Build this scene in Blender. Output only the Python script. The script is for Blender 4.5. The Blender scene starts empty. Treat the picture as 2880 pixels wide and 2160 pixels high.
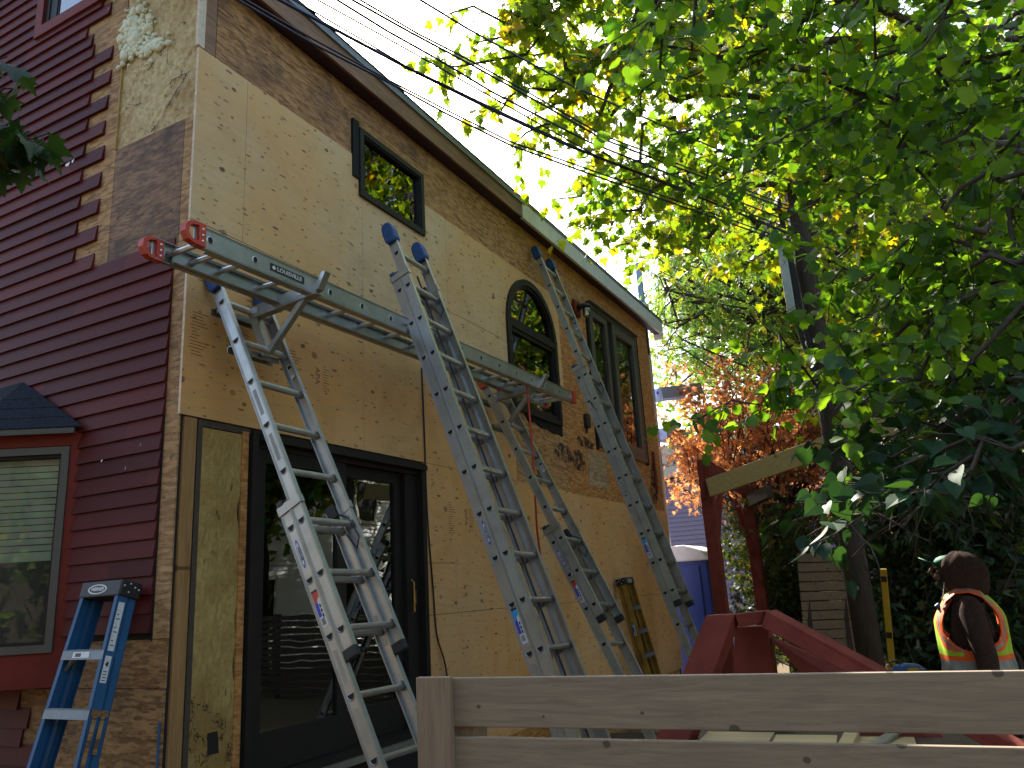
import bpy, math, random
import numpy as np
from mathutils import Vector, Matrix
from math import radians as R, sin, cos, pi
rnd = random.Random(7); rng = np.random.default_rng(7)
S = bpy.context.scene; COL = S.collection
GZ = -0.15                                    # ground level
# ------------------------------------------------------------------ camera
YAW, PIT, ROL, FOC = R(-27.24), R(14.8), R(-3.38), 2200.0
CAM = np.array((0, 0, 1.55))
def _basis():
    cy, sy = cos(YAW), sin(YAW)
    f = np.array([sy*cos(PIT), cy*cos(PIT), sin(PIT)]); r = np.array([cy, -sy, 0.0]); u = np.cross(r, f)
    return cos(ROL)*r + sin(ROL)*u, -sin(ROL)*r + cos(ROL)*u, f
cR, cU, cF = _basis()
def ray(px, py): return cF + cR*(px-1440)/FOC - cU*(py-1080)/FOC
def at(px, py, d): return Vector(CAM + ray(px, py)*d)
cam = bpy.data.cameras.new('camera'); cam.sensor_width = 36; cam.lens = FOC/2880*36
cam.clip_start = 0.05; cam.clip_end = 500
co = bpy.data.objects.new('camera', cam); COL.objects.link(co); S.camera = co
m = Matrix.Identity(4)
for i in range(3):
    m[i][0] = cR[i]; m[i][1] = cU[i]; m[i][2] = -cF[i]; m[i][3] = CAM[i]
co.matrix_world = m
# ------------------------------------------------------------------ node helper
class NT:
    def __init__(s, name):
        s.m = bpy.data.materials.new(name); s.m.use_nodes = True; s.t = s.m.node_tree; s.t.nodes.clear()
        s.out = s.n('ShaderNodeOutputMaterial')
    def n(s, typ, ins=None, **kw):
        x = s.t.nodes.new(typ)
        for k, v in kw.items(): setattr(x, k, v)
        for k, v in (ins or {}).items():
            sock = x.inputs[k]
            if isinstance(v, bpy.types.NodeSocket): s.t.links.new(v, sock)
            else: sock.default_value = v
        return x
    def math(s, op, a, b=0.5, c=None, clamp=False):
        i = {0: a, 1: b}
        if c is not None: i[2] = c
        x = s.n('ShaderNodeMath', i, operation=op); x.use_clamp = clamp; return x.outputs[0]
    def coord(s, scale=(1, 1, 1), rot=(0, 0, 0), kind='Object'):
        tc = s.n('ShaderNodeTexCoord')
        return s.n('ShaderNodeMapping', {'Vector': tc.outputs[kind], 'Scale': scale, 'Rotation': rot}).outputs[0]
    def noise(s, vec, scale=5, detail=4, rough=.55, dist=0.0):
        return s.n('ShaderNodeTexNoise', {'Vector': vec, 'Scale': scale, 'Detail': detail, 'Roughness': rough, 'Distortion': dist}).outputs['Fac']
    def ramp(s, fac, stops, interp='LINEAR'):
        r = s.n('ShaderNodeValToRGB', {'Fac': fac}); e = r.color_ramp.elements; r.color_ramp.interpolation = interp
        while len(e) < len(stops): e.new(0.5)
        for el, (p, c) in zip(e, stops):
            el.position = p; el.color = (c, c, c, 1) if isinstance(c, (int, float)) else (*c, 1)
        return r.outputs['Color']
    def mix(s, fac, a, b, mode='MIX'):
        x = s.n('ShaderNodeMix', data_type='RGBA', blend_type=mode)
        for k, v in ((0, fac), (6, a), (7, b)):
            if isinstance(v, bpy.types.NodeSocket): s.t.links.new(v, x.inputs[k])
            else: x.inputs[k].default_value = v if k == 0 else (*v, 1)
        return x.outputs[2]
    def bump(s, h, strength=.3, dist=.01):
        return s.n('ShaderNodeBump', {'Height': h, 'Strength': strength, 'Distance': dist}).outputs[0]
    def bsdf(s, color, rough=.6, metal=0.0, normal=None, spec=.5, **kw):
        ins = {'Base Color': color if isinstance(color, bpy.types.NodeSocket) else (*color, 1), 'Roughness': rough, 'Metallic': metal, 'Specular IOR Level': spec}
        if normal is not None: ins['Normal'] = normal
        ins.update(kw)
        b = s.n('ShaderNodeBsdfPrincipled', ins); return b.outputs[0]
    def done(s, sh): s.t.links.new(sh, s.out.inputs[0]); return s.m
M = {}
def plain(name, col, rough=.6, metal=0.0, var=.15, sc=12, bump=.1, spec=.5):
    t = NT(name); v = t.coord(); n = t.noise(v, sc, 5)
    c = t.mix(t.ramp(n, [(.3, 0.0), (.7, 1.0)]), tuple(x*(1-var) for x in col), tuple(min(1, x*(1+var)) for x in col))
    n2 = t.noise(v, sc*6, 3)
    M[name] = t.done(t.bsdf(c, rough, metal, t.bump(n2, bump, .004), spec)); return M[name]
def plywood(name, base=(.70, .50, .27), along='y'):
    t = NT(name)
    tc = t.n('ShaderNodeTexCoord').outputs['Object']
    rot = {'y': (0, 0, 0), 'x': (0, 0, R(90)), 'z': (R(90), 0, 0)}[along]
    v = t.n('ShaderNodeMapping', {'Vector': tc, 'Rotation': rot}).outputs[0]
    vs = t.n('ShaderNodeMapping', {'Vector': v, 'Scale': (6, 1.0, 6)}).outputs[0]
    big = t.noise(v, .9, 3); swirl = t.noise(vs, 2.2, 3, .5, 2.0)
    cat = t.noise(t.n('ShaderNodeMapping', {'Vector': v, 'Scale': (1, .22, 1.5)}).outputs[0], 1.3, 1.5, .45, .5)
    gr = t.math('ABSOLUTE', t.math('SINE', t.math('MULTIPLY', cat, 46.0)), 0)
    fine = t.noise(t.n('ShaderNodeMapping', {'Vector': v, 'Scale': (60, 2.5, 60)}).outputs[0], 6, 4)
    b2 = tuple(x*.74 for x in base); b3 = (base[0]*1.02, base[1]*.86, base[2]*.62)
    c = t.mix(t.ramp(big, [(.38, 0.0), (.60, 1.0)]), base, b3)
    c = t.mix(t.math('MULTIPLY', t.ramp(t.noise(v, 2.6, 5, .6, .5), [(.5, 0.0), (.72, 1.0)]), .45), c, (base[0]*.72, base[1]*.58, base[2]*.45))
    c = t.mix(t.math('MULTIPLY', t.ramp(gr, [(.0, 1.0), (.5, 0.0)]), .30), c, b2)
    c = t.mix(t.math('MULTIPLY', t.ramp(swirl, [(.45, 0.0), (.75, 1.0)]), .4), c, b2)
    c = t.mix(t.math('MULTIPLY', fine, .25), c, tuple(x*.6 for x in base))
    # knots: sparse round ones, and small slanting nicks
    for sc, rad, thr, stre in ((2.8, .06, .65, (1, .9, 1.1)), (5.5, .075, .75, (1, .7, 1.1)), (9.0, .085, .75, (1, .4, 1.5)), (17.0, .10, .65, (1, .45, 1.2))):
        sv = t.n('ShaderNodeSeparateXYZ', {0: v}).outputs
        mv = t.n('ShaderNodeCombineXYZ', {0: t.math('MULTIPLY', sv[1], stre[1]), 1: t.math('MULTIPLY', sv[2], stre[2])}).outputs[0]
        vo = t.n('ShaderNodeTexVoronoi', {'Vector': mv, 'Scale': sc, 'Randomness': 1.0}, feature='F1', voronoi_dimensions='2D')
        sep = t.n('ShaderNodeSeparateColor', {0: vo.outputs['Color']})
        on = t.math('LESS_THAN', sep.outputs[0], thr*.85)
        rr = t.math('MULTIPLY', sep.outputs[1], rad*1.3)
        wob = t.math('MULTIPLY', t.math('SUBTRACT', t.noise(v, 30, 3), .5), .04)
        k = t.math('LESS_THAN', t.math('ADD', vo.outputs['Distance'], wob), rr)
        k = t.math('MULTIPLY', k, on)
        c = t.mix(t.math('MULTIPLY', k, t.math('MULTIPLY_ADD', sep.outputs[2], .45, .45)), c, (.10, .052, .022))
    M[name] = t.done(t.bsdf(c, .72, 0, t.bump(fine, .25, .003), .25)); return M[name]
def osb(name, c1=(.40, .25, .12), c2=(.22, .125, .055), stain=.0, axes='yz', flake=1.0):
    t = NT(name); v = t.coord()
    cols = None; hs = None
    for k, a in enumerate((12, 75, -50)):
        rot = (R(a), 0, 0) if axes == 'yz' else (0, R(a), 0)
        st = (0, 13, 62) if axes == 'yz' else (13, 0, 62)
        mv = t.n('ShaderNodeMapping', {'Vector': v, 'Rotation': rot, 'Scale': tuple(x*flake for x in st)}).outputs[0]
        mv = t.n('ShaderNodeVectorMath', {0: mv, 1: t.n('ShaderNodeVectorMath', {0: t.n('ShaderNodeTexNoise', {'Vector': v, 'Scale': 9.0 + k}).outputs['Color'], 1: (.5, .5, .5)}, operation='MULTIPLY').outputs[0]}, operation='ADD').outputs[0]
        vo = t.n('ShaderNodeTexVoronoi', {'Vector': mv, 'Scale': 1.0, 'Randomness': 1.0}, voronoi_dimensions='3D', feature='F1')
        g = t.n('ShaderNodeSeparateColor', {0: vo.outputs['Color']}).outputs[k]
        cols = g if cols is None else t.math('MULTIPLY_ADD', g, .6, t.math('MULTIPLY', cols, .4))
    big = t.noise(v, 1.3, 4)
    s1 = t.noise(t.n('ShaderNodeMapping', {'Vector': v, 'Rotation': (R(20), R(20), 0), 'Scale': (70, 25, 140) if axes == 'yz' else (25, 70, 140)}).outputs[0], 1.0, 3)
    cols = t.math('MULTIPLY_ADD', t.math('SUBTRACT', s1, .5), .9, cols)
    c = t.mix(t.ramp(cols, [(.22, 0.0), (.78, 1.0)]), c2, c1)
    c = t.mix(t.math('MULTIPLY', t.ramp(big, [(.4, 0.0), (.7, 1.0)]), .35), c, tuple(x*.75 for x in c1))
    sp = t.noise(v, 14, 5, .7); c = t.mix(t.math('MULTIPLY', t.ramp(sp, [(.64, 0.0), (.70, 1.0)]), .7), c, (.07, .04, .02))
    if stain:
        sn = t.noise(v, 2.2, 5, .65, .6); c = t.mix(t.math('MULTIPLY', t.ramp(sn, [(.46, 0.0), (.62, 1.0)]), stain), c, (.055, .04, .045))
    M[name] = t.done(t.bsdf(c, .78, 0, t.bump(cols, .45, .004), .2)); return M[name]
def board(name, c1, c2, along='x', knots=True, rough=.65, scale=1.0):
    t = NT(name); tc = t.n('ShaderNodeTexCoord').outputs['Object']
    rot = {'y': (0, 0, R(90)), 'x': (0, 0, 0), 'z': (0, R(90), 0)}[along]
    v = t.n('ShaderNodeMapping', {'Vector': tc, 'Rotation': rot}).outputs[0]
    gr = t.noise(t.n('ShaderNodeMapping', {'Vector': v, 'Scale': (1.2*scale, 16*scale, 16*scale)}).outputs[0], 3, 6, .6, .8)
    fi = t.noise(t.n('ShaderNodeMapping', {'Vector': v, 'Scale': (6*scale, 150*scale, 150*scale)}).outputs[0], 3, 3)
    c = t.mix(t.ramp(gr, [(.3, 0.0), (.68, 1.0)]), c1, c2)
    c = t.mix(t.math('MULTIPLY', fi, .3), c, tuple(x*.6 for x in c2))
    if knots:
        sv = t.n('ShaderNodeSeparateXYZ', {0: v}).outputs
        mv = t.n('ShaderNodeCombineXYZ', {0: sv[0], 1: t.math('MULTIPLY', sv[2], 1.2)}).outputs[0]
        vo = t.n('ShaderNodeTexVoronoi', {'Vector': mv, 'Scale': 3.6*scale, 'Randomness': 1.0}, voronoi_dimensions='2D')
        sep = t.n('ShaderNodeSeparateColor', {0: vo.outputs['Color']})
        k = t.math('LESS_THAN', vo.outputs['Distance'], t.math('MULTIPLY_ADD', sep.outputs[1], .06, .02))
        k = t.math('MULTIPLY', k, t.math('LESS_THAN', sep.outputs[0], .55))
        c = t.mix(t.math('MULTIPLY', k, .8), c, tuple(x*.3 for x in c2))
    M[name] = t.done(t.bsdf(c, rough, 0, t.bump(t.math('ADD', gr, fi), .25, .003), .3)); return M[name]
def alu(name, col=(.43, .43, .41), rough=.38, dirt=.35):
    t = NT(name); v = t.coord((1, .5, .2)); n = t.noise(v, 18, 3); d = t.noise(t.coord(), 9, 5, .65)
    c = t.mix(t.math('MULTIPLY', t.ramp(d, [(.42, 0.0), (.7, 1.0)]), dirt), col, (.22, .21, .19))
    ro = t.math('MULTIPLY_ADD', n, .3, rough-.12)
    M[name] = t.done(t.bsdf(c, ro, .88, t.bump(n, .04, .002))); return M[name]
def leafmat(name, c1, c2, trans=.5, tc=None, gloss=.35, warm=1.9):
    t = NT(name); a = t.n('ShaderNodeAttribute', attribute_name='leafrand').outputs['Fac']
    c = t.ramp(a, [(0, c1), (.85, c2), (1, tuple(min(1, x) for x in (c2[0]*warm+.02*(warm-1), c2[1]*1.1, c2[2]*.7)))])
    d = t.n('ShaderNodeBsdfPrincipled', {'Base Color': c, 'Roughness': .55, 'Specular IOR Level': gloss}).outputs[0]
    tcol = t.n('ShaderNodeMix', data_type='RGBA', blend_type='MULTIPLY'); tcol.inputs[0].default_value = 1
    t.t.links.new(c, tcol.inputs[6]); tcol.inputs[7].default_value = (*(tc or (2.9, 2.6, .9)), 1)
    tr = t.n('ShaderNodeBsdfTranslucent', {'Color': tcol.outputs[2]}).outputs[0]
    mx = t.n('ShaderNodeMixShader', {0: trans, 1: d, 2: tr}).outputs[0]
    M[name] = t.done(mx); return M[name]
# ------------------------------------------------------------------ mesh builder
class MB:
    def __init__(s): s.v = []; s.f = []; s.mi = []
    def add(s, vs, fs, mi=0):
        b = len(s.v); s.v += [tuple(x) for x in vs]; s.f += [tuple(i+b for i in f) for f in fs]; s.mi += [mi]*len(fs); return s
    def box(s, x0, x1, y0, y1, z0, z1, mi=0, X=None):
        vs = [Vector(p) for p in ((x0,y0,z0),(x1,y0,z0),(x1,y1,z0),(x0,y1,z0),(x0,y0,z1),(x1,y0,z1),(x1,y1,z1),(x0,y1,z1))]
        if X is not None: vs = [X @ p for p in vs]
        return s.add(vs, [(0,3,2,1),(4,5,6,7),(0,1,5,4),(1,2,6,5),(2,3,7,6),(3,0,4,7)], mi)
    def beam(s, p0, p1, w, h, up=(0,0,1), mi=0):
        p0, p1 = Vector(p0), Vector(p1); d = (p1-p0).normalized(); a = d.cross(Vector(up)).normalized(); b = a.cross(d).normalized()
        vs = [p + a*sx*w/2 + b*sy*h/2 for p in (p0, p1) for sx, sy in ((-1,-1),(1,-1),(1,1),(-1,1))]
        return s.add(vs, [(3,2,1,0),(4,5,6,7),(0,1,5,4),(1,2,6,5),(2,3,7,6),(3,0,4,7)], mi)
    def path(s, pts, rad, n=6, mi=0, cap=True):
        pts = [Vector(p) for p in pts]; rad = rad if isinstance(rad, (list, tuple)) else [rad]*len(pts)
        b = len(s.v); a = None
        for i, p in enumerate(pts):
            d = (pts[min(i+1, len(pts)-1)] - pts[max(i-1, 0)])
            d = d.normalized() if d.length > 1e-9 else Vector((0,0,1))
            if a is None: a = d.orthogonal().normalized()
            a = (a - d*a.dot(d)); a = a.normalized() if a.length > 1e-6 else d.orthogonal().normalized()
            c = d.cross(a)
            for k in range(n): s.v.append(tuple(p + (a*cos(2*pi*k/n) + c*sin(2*pi*k/n))*rad[i]))
        for i in range(len(pts)-1):
            for k in range(n):
                s.f.append((b+i*n+k, b+i*n+(k+1)%n, b+(i+1)*n+(k+1)%n, b+(i+1)*n+k)); s.mi.append(mi)
        if cap and n > 2:
            s.f.append(tuple(b+k for k in reversed(range(n)))); s.mi.append(mi)
            e = b+(len(pts)-1)*n; s.f.append(tuple(e+k for k in range(n))); s.mi.append(mi)
        return s
    def prism(s, poly, f0, f1, mi=0):            # poly: 2D points; f0/f1 map (a,b)->3D for both faces
        n = len(poly); vs = [f0(*p) for p in poly] + [f1(*p) for p in poly]
        return s.add(vs, [tuple(range(n)), tuple(reversed(range(n, 2*n)))] + [(i, i+n, (i+1)%n+n, (i+1)%n) for i in range(n)], mi)
    def ball(s, c, r, mi=0, nu=10, nv=7, X=None):
        r = r if isinstance(r, (tuple, list)) else (r, r, r); b = len(s.v)
        for j in range(nv+1):
            for i in range(nu):
                th = pi*j/nv; ph = 2*pi*i/nu; p = Vector((r[0]*sin(th)*cos(ph), r[1]*sin(th)*sin(ph), r[2]*cos(th)))
                if X is not None: p = X @ p
                s.v.append(tuple(Vector(c)+p))
        for j in range(nv):
            for i in range(nu): s.f.append((b+j*nu+i, b+(j+1)*nu+i, b+(j+1)*nu+(i+1)%nu, b+j*nu+(i+1)%nu)); s.mi.append(mi)
        return s
    def build(s, name, mats, parent=None, smooth=False, X=None, bevel=0):
        me = bpy.data.meshes.new(name); me.from_pydata(s.v, [], s.f); me.validate()
        for mt in (mats if isinstance(mats, (list, tuple)) else [mats]): me.materials.append(M[mt] if isinstance(mt, str) else mt)
        if len(s.mi) == len(me.polygons): me.polygons.foreach_set('material_index', s.mi)
        import bmesh as bm_
        bm = bm_.new(); bm.from_mesh(me); bm_.ops.recalc_face_normals(bm, faces=bm.faces); bm.to_mesh(me); bm.free()
        if smooth: me.polygons.foreach_set('use_smooth', [True]*len(me.polygons))
        o = bpy.data.objects.new(name, me); COL.objects.link(o)
        if parent is not None: o.parent = parent
        if X is not None: o.matrix_local = X
        if bevel:
            bv = o.modifiers.new('bevel', 'BEVEL'); bv.width = bevel; bv.segments = 2; bv.limit_method = 'ANGLE'
        return o
def thing(name, label, cat, loc=(0,0,0), group=None, X=None):
    o = bpy.data.objects.new(name, None); COL.objects.link(o); o.empty_display_size = .1
    if X is not None: o.matrix_world = X
    else: o.location = loc
    o['label'] = label; o['category'] = cat
    if group: o['group'] = group
    return o
def tag(o, label=None, cat=None, group=None, kind=None):
    for k, v in (('label', label), ('category', cat), ('group', group), ('kind', kind)):
        if v: o[k] = v
    return o
def frame(o, x, y, z):                        # 4x4 from origin + axes
    mm = Matrix.Identity(4)
    for i in range(3): mm[i][0] = x[i]; mm[i][1] = y[i]; mm[i][2] = z[i]; mm[i][3] = o[i]
    return mm
def evalmesh(o):
    dg = bpy.context.evaluated_depsgraph_get(); dg.update()
    return bpy.data.meshes.new_from_object(o.evaluated_get(dg))
def text(name, body, size, mat, parent, X, extrude=.0006, shear=0, bold=0.0, sx=1.0):
    c = bpy.data.curves.new(name, 'FONT'); c.body = body; c.size = size; c.align_x = 'CENTER'; c.align_y = 'CENTER'; c.extrude = extrude; c.shear = shear; c.offset = bold
    c.resolution_u = 3
    t = bpy.data.objects.new('tmp', c); COL.objects.link(t); me = evalmesh(t); bpy.data.objects.remove(t)
    me.materials.clear(); me.materials.append(M[mat]); me.name = name
    if sx != 1.0: me.transform(Matrix.Diagonal((sx, 1, 1, 1)))
    o = bpy.data.objects.new(name, me); COL.objects.link(o); o.parent = parent; o.matrix_local = X; return o
def cut(o, cutters):
    for c in cutters:
        b = o.modifiers.new('cut', 'BOOLEAN'); b.object = c; b.operation = 'DIFFERENCE'; b.solver = 'EXACT'
    me = evalmesh(o); o.modifiers.clear(); old = o.data; o.data = me; me.name = o.name
    return o
# ------------------------------------------------------------------ materials
plywood('plywood'); plywood('plywood_warm_lit', (.68, .42, .19)); plywood('plywood_new', (.56, .44, .26))  # warm version carries the lower wall's warmer light in its colour
osb('osb', (.56, .31, .12), (.22, .115, .045)); osb('osb_red', (.58, .28, .09), (.30, .125, .035)); osb('osb_dark', (.50, .27, .11), (.21, .10, .042), .45)
osb('osb_left', (.52, .31, .14), (.24, .13, .055), .25, 'xz'); osb('osb_left_stained', (.32, .19, .11), (.13, .08, .055), .75, 'xz')
osb('osb_patch', (.48, .34, .18), (.28, .18, .09), 0, 'yz', .6); osb('osb_low', (.42, .23, .09), (.14, .07, .028), .35, 'xz', 1.0)
plain('ply_edge', (.62, .50, .36), .8, var=.2, sc=40)
plain('shadow_gap', (.018, .014, .012), .9)
t = NT('siding'); v = t.coord(); n = t.noise(t.coord((2, 2, 30)), 3, 4); b_ = t.noise(v, 3, 4)
zz = t.n('ShaderNodeSeparateXYZ', {0: v}).outputs[2]
row_ = t.math('FLOOR', t.math('MULTIPLY', t.math('SUBTRACT', zz, .045), 10.0))
xx_ = t.n('ShaderNodeSeparateXYZ', {0: v}).outputs[0]
col_ = t.math('FLOOR', t.math('MULTIPLY_ADD', xx_, .55, t.math('MULTIPLY', row_, .37)))
cell = t.n('ShaderNodeTexWhiteNoise', {0: t.n('ShaderNodeCombineXYZ', {0: row_, 1: col_}).outputs[0]}, noise_dimensions='2D').outputs['Value']
c_ = t.mix(cell, (.062, .011, .010), (.125, .021, .016)); c_ = t.mix(t.math('MULTIPLY', b_, .4), c_, (.075, .017, .017))
M['siding'] = t.done(t.bsdf(c_, .5, 0, t.bump(n, .15, .003), .07))
plain('red_trim', (.15, .022, .014), .6, var=.12, spec=.2); plain('red_stain', (.18, .036, .024), .7, var=.25, sc=6, bump=.3, spec=.2)
plain('bronze_frame', (.022, .019, .016), .5, var=.1, bump=.03, spec=.2); plain('black_tape', (.008, .008, .010), .6, bump=.3, spec=.2)
plain('grey_frame', (.085, .078, .066), .45, var=.08, bump=.03)
t = NT('foam'); v = t.coord(); n = t.noise(v, 14, 6, .7, .4); n1 = t.noise(v, 3.2, 4)
wv = t.n('ShaderNodeVectorMath', {0: v, 1: t.n('ShaderNodeTexNoise', {'Vector': v, 'Scale': 5.0, 'Detail': 4.0}).outputs['Color']}, operation='ADD').outputs[0]
cr = t.n('ShaderNodeTexVoronoi', {'Vector': wv, 'Scale': 4.0}, feature='DISTANCE_TO_EDGE').outputs['Distance']
crk = t.math('MULTIPLY', t.math('LESS_THAN', cr, .022), t.math('GREATER_THAN', n1, .60))
pit = t.ramp(n, [(.63, 0.0), (.68, 1.0)])
c_ = t.mix(t.ramp(n1, [(.4, 0.0), (.66, 1.0)]), (.48, .335, .115), (.31, .185, .055)); c_ = t.mix(t.math('MULTIPLY', t.ramp(t.noise(v, 30, 5, .7), [(.45, 0.0), (.62, 1.0)]), .45), c_, (.26, .15, .045)); c_ = t.mix(t.math('MULTIPLY', pit, .6), c_, (.14, .085, .03))
c_ = t.mix(t.math('MULTIPLY', crk, .85), c_, (.05, .03, .015))
hh = t.math('SUBTRACT', n, crk)
M['foam'] = t.done(t.bsdf(c_, .8, 0, t.bump(hh, .8, .02), .2))
t = NT('foam_pale'); v = t.coord(); n = t.noise(v, 14, 6, .7, .4); n1 = t.noise(v, 3.2, 4)
wv = t.n('ShaderNodeVectorMath', {0: v, 1: t.n('ShaderNodeTexNoise', {'Vector': v, 'Scale': 5.0, 'Detail': 4.0}).outputs['Color']}, operation='ADD').outputs[0]
cr = t.n('ShaderNodeTexVoronoi', {'Vector': wv, 'Scale': 4.0}, feature='DISTANCE_TO_EDGE').outputs['Distance']
crk = t.math('MULTIPLY', t.math('LESS_THAN', cr, .022), t.math('GREATER_THAN', n1, .70))
pit = t.ramp(n, [(.63, 0.0), (.68, 1.0)])
c_ = t.mix(t.ramp(n1, [(.4, 0.0), (.66, 1.0)]), (.62, .48, .25), (.47, .32, .15)); c_ = t.mix(t.math('MULTIPLY', t.ramp(t.noise(v, 30, 5, .7), [(.45, 0.0), (.62, 1.0)]), .45), c_, (.26, .15, .045)); c_ = t.mix(t.math('MULTIPLY', pit, .6), c_, (.14, .085, .03))
c_ = t.mix(t.math('MULTIPLY', crk, .85), c_, (.05, .03, .015))
hh = t.math('SUBTRACT', n, crk)
M['foam_pale'] = t.done(t.bsdf(c_, .8, 0, t.bump(hh, .8, .02), .2))
plain('foam_edge', (.50, .36, .14), .8)
plain('crack', (.045, .030, .018), .9)
plain('foam_blob', (.70, .68, .48), .6, var=.15, sc=30, bump=.6)
board('stud', (.42, .24, .09), (.27, .135, .045), 'z'); board('fascia_wood', (.36, .20, .10), (.17, .09, .05), 'y', False)
t = NT('soffit'); v = t.coord((1, 1, 1)); n = t.noise(v, 5, 4)
M['soffit'] = t.done(t.bsdf(t.mix(n, (.022, .009, .026), (.050, .014, .032)), .5))
plain('white_paint', (.66, .66, .58), .5, var=.08, bump=.05); plain('shingle_dark', (.022, .026, .034), .9, var=.4, sc=50, bump=.8, spec=.1)
plain('drip_edge', (.19, .22, .24), .6, var=.2)
alu('alu'); alu('alu_warm', (.42, .42, .37), .45, .5); alu('alu_rung', (.60, .60, .58), .3, .25)
plain('boot_blue', (.008, .055, .17), .6, var=.25, sc=30); plain('boot_red', (.48, .045, .02), .5, var=.2, sc=30)
plain('black_rubber', (.012, .012, .013), .55); plain('dark', (.006, .006, .006), .8)
plain('sticker_white', (.62, .62, .60), .5, var=.1, sc=80); plain('ink_blue', (.03, .045, .45), .4); plain('ink_red', (.55, .045, .02), .4); plain('ink_cyan', (.03, .30, .62), .4); plain('ink_black', (.02, .02, .02), .5); plain('ink_dim', (.15, .085, .04), .8)
plain('ladder_blue', (.010, .080, .19), .6, var=.2, sc=8); plain('ladder_yellow', (.27, .155, .02), .55, var=.3, sc=9); plain('emboss', (.42, .42, .40), .7, 0.5)
board('fence_wood', (.33, .25, .165), (.21, .16, .108), 'x', True, .6, 1.4); board('fence_post', (.33, .23, .145), (.22, .155, .10), 'z', False, .6, 1.2)
board('old_wood', (.10, .075, .052), (.055, .040, .028), 'x'); board('lumber', (.60, .47, .24), (.46, .33, .14), 'x', True, .6)
board('pole_wood', (.085, .060, .045), (.035, .026, .021), 'z', False, .85)
board('beam_yellow', (.62, .49, .22), (.48, .35, .13), 'x', True)
t = NT('bark'); v = t.coord((1, 1, .25)); n = t.noise(v, 26, 5, .7)
M['bark'] = t.done(t.bsdf(t.mix(n, (.030, .024, .020), (.12, .095, .075)), .9, 0, t.bump(n, .8, .02), .2))
t = NT('glass'); lw = t.n('ShaderNodeFresnel', {'IOR': 2.8}).outputs[0]
M['glass'] = t.done(t.n('ShaderNodeMixShader', {0: lw, 1: t.n('ShaderNodeBsdfTransparent', {'Color': (.72, .78, .74, 1)}).outputs[0], 2: t.n('ShaderNodeBsdfGlossy', {'Roughness': .004, 'Color': (.95, .97, 1, 1), 'Normal': t.bump(t.noise(t.coord(), 2.2, 2), .05, .02)}).outputs[0]}).outputs[0])
t = NT('glass_clear'); lw = t.n('ShaderNodeFresnel', {'IOR': 1.5}).outputs[0]
M['glass_clear'] = t.done(t.n('ShaderNodeMixShader', {0: lw, 1: t.n('ShaderNodeBsdfTransparent', {'Color': (.85, .9, .86, 1)}).outputs[0], 2: t.n('ShaderNodeBsdfGlossy', {'Roughness': .01}).outputs[0]}).outputs[0])
plain('step_metal', (.15, .175, .20), .5, .5, var=.15)
t = NT('glass_sky'); lw = t.n('ShaderNodeFresnel', {'IOR': 4.0}).outputs[0]
M['glass_sky'] = t.done(t.n('ShaderNodeMixShader', {0: lw, 1: t.n('ShaderNodeBsdfTransparent').outputs[0], 2: t.n('ShaderNodeBsdfGlossy', {'Roughness': .01}).outputs[0]}).outputs[0])
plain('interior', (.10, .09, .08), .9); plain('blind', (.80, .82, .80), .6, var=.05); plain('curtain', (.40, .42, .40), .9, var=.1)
plain('brass', (.42, .28, .07), .35, .9)
leafmat('leaf_big', (.022, .075, .012), (.095, .19, .016), .5, (3.1, 2.7, .8), warm=1.2)
leafmat('leaf_low_shaded', (.008, .030, .012), (.022, .062, .022), .22, warm=1.1, gloss=.25)  # low right branches: their shade is put into a darker leaf colour
leafmat('leaf_maple', (.040, .105, .012), (.14, .20, .015), .5, (3.0, 2.5, .7))
leafmat('leaf_locust', (.035, .11, .03), (.12, .19, .035), .5, (2.6, 2.4, 1.1))
leafmat('leaf_red', (.20, .095, .055), (.58, .30, .15), .5, (2.2, 1.8, 1.1), warm=1.25)
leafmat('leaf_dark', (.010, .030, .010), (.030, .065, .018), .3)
leafmat('leaf_shrub', (.018, .045, .012), (.07, .10, .02), .35)
leafmat('leaf_fill', (.030, .085, .014), (.12, .18, .02), .48)
plain('porta_blue', (.012, .035, .17), .45, var=.1); plain('lilac', (.20, .185, .27), .6, var=.05); plain('white_siding', (.84, .86, .88), .6, var=.04)
plain('dark_void', (.004, .004, .004), .9)
# ------------------------------------------------------------------ HOUSE
WX, YC, YE = -3.66, 2.972, 12.10               # front wall plane, left corner, right corner
house = thing('house', 'house stripped to bare plywood sheathing with maroon clapboard on its left wall', 'house', (WX, YC, GZ))
HX = Matrix.Translation((-WX, -YC, -GZ))       # parts are modelled in world coordinates
def hp(mb, name, mats, smooth=False, bevel=0, parent=None):
    o = mb.build(name, mats, parent or house, smooth, None, bevel)
    if parent is None: o.matrix_local = HX
    return o
def arch(r, yc=7.67, zb=3.38, zs=4.37, n=20):
    return [(yc-r, zb)] + [(yc - r*cos(pi*i/n), zs + r*sin(pi*i/n)) for i in range(n+1)] + [(yc+r, zb)]
def ext(mb, poly, x0, x1, mi=0): return mb.prism(poly, lambda a, b: (x0, a, b), lambda a, b: (x1, a, b), mi)
def rect(y0, y1, z0, z1): return [(y0, z0), (y1, z0), (y1, z1), (y0, z1)]
cutp = {'w1': rect(4.60, 5.48, 4.76, 5.32), 'arch': arch(.59, zb=3.42), 'cas': rect(9.47, 11.36, 3.33, 5.28), 'door': rect(3.50, 5.39, .54, 2.61)}
cutters = {}
for k, p in cutp.items():
    cutters[k] = ext(MB(), p, -4.2, -3.5).build('cutter', 'dark'); cutters[k].matrix_world = HX.inverted() @ HX
bpy.context.view_layer.update()
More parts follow.
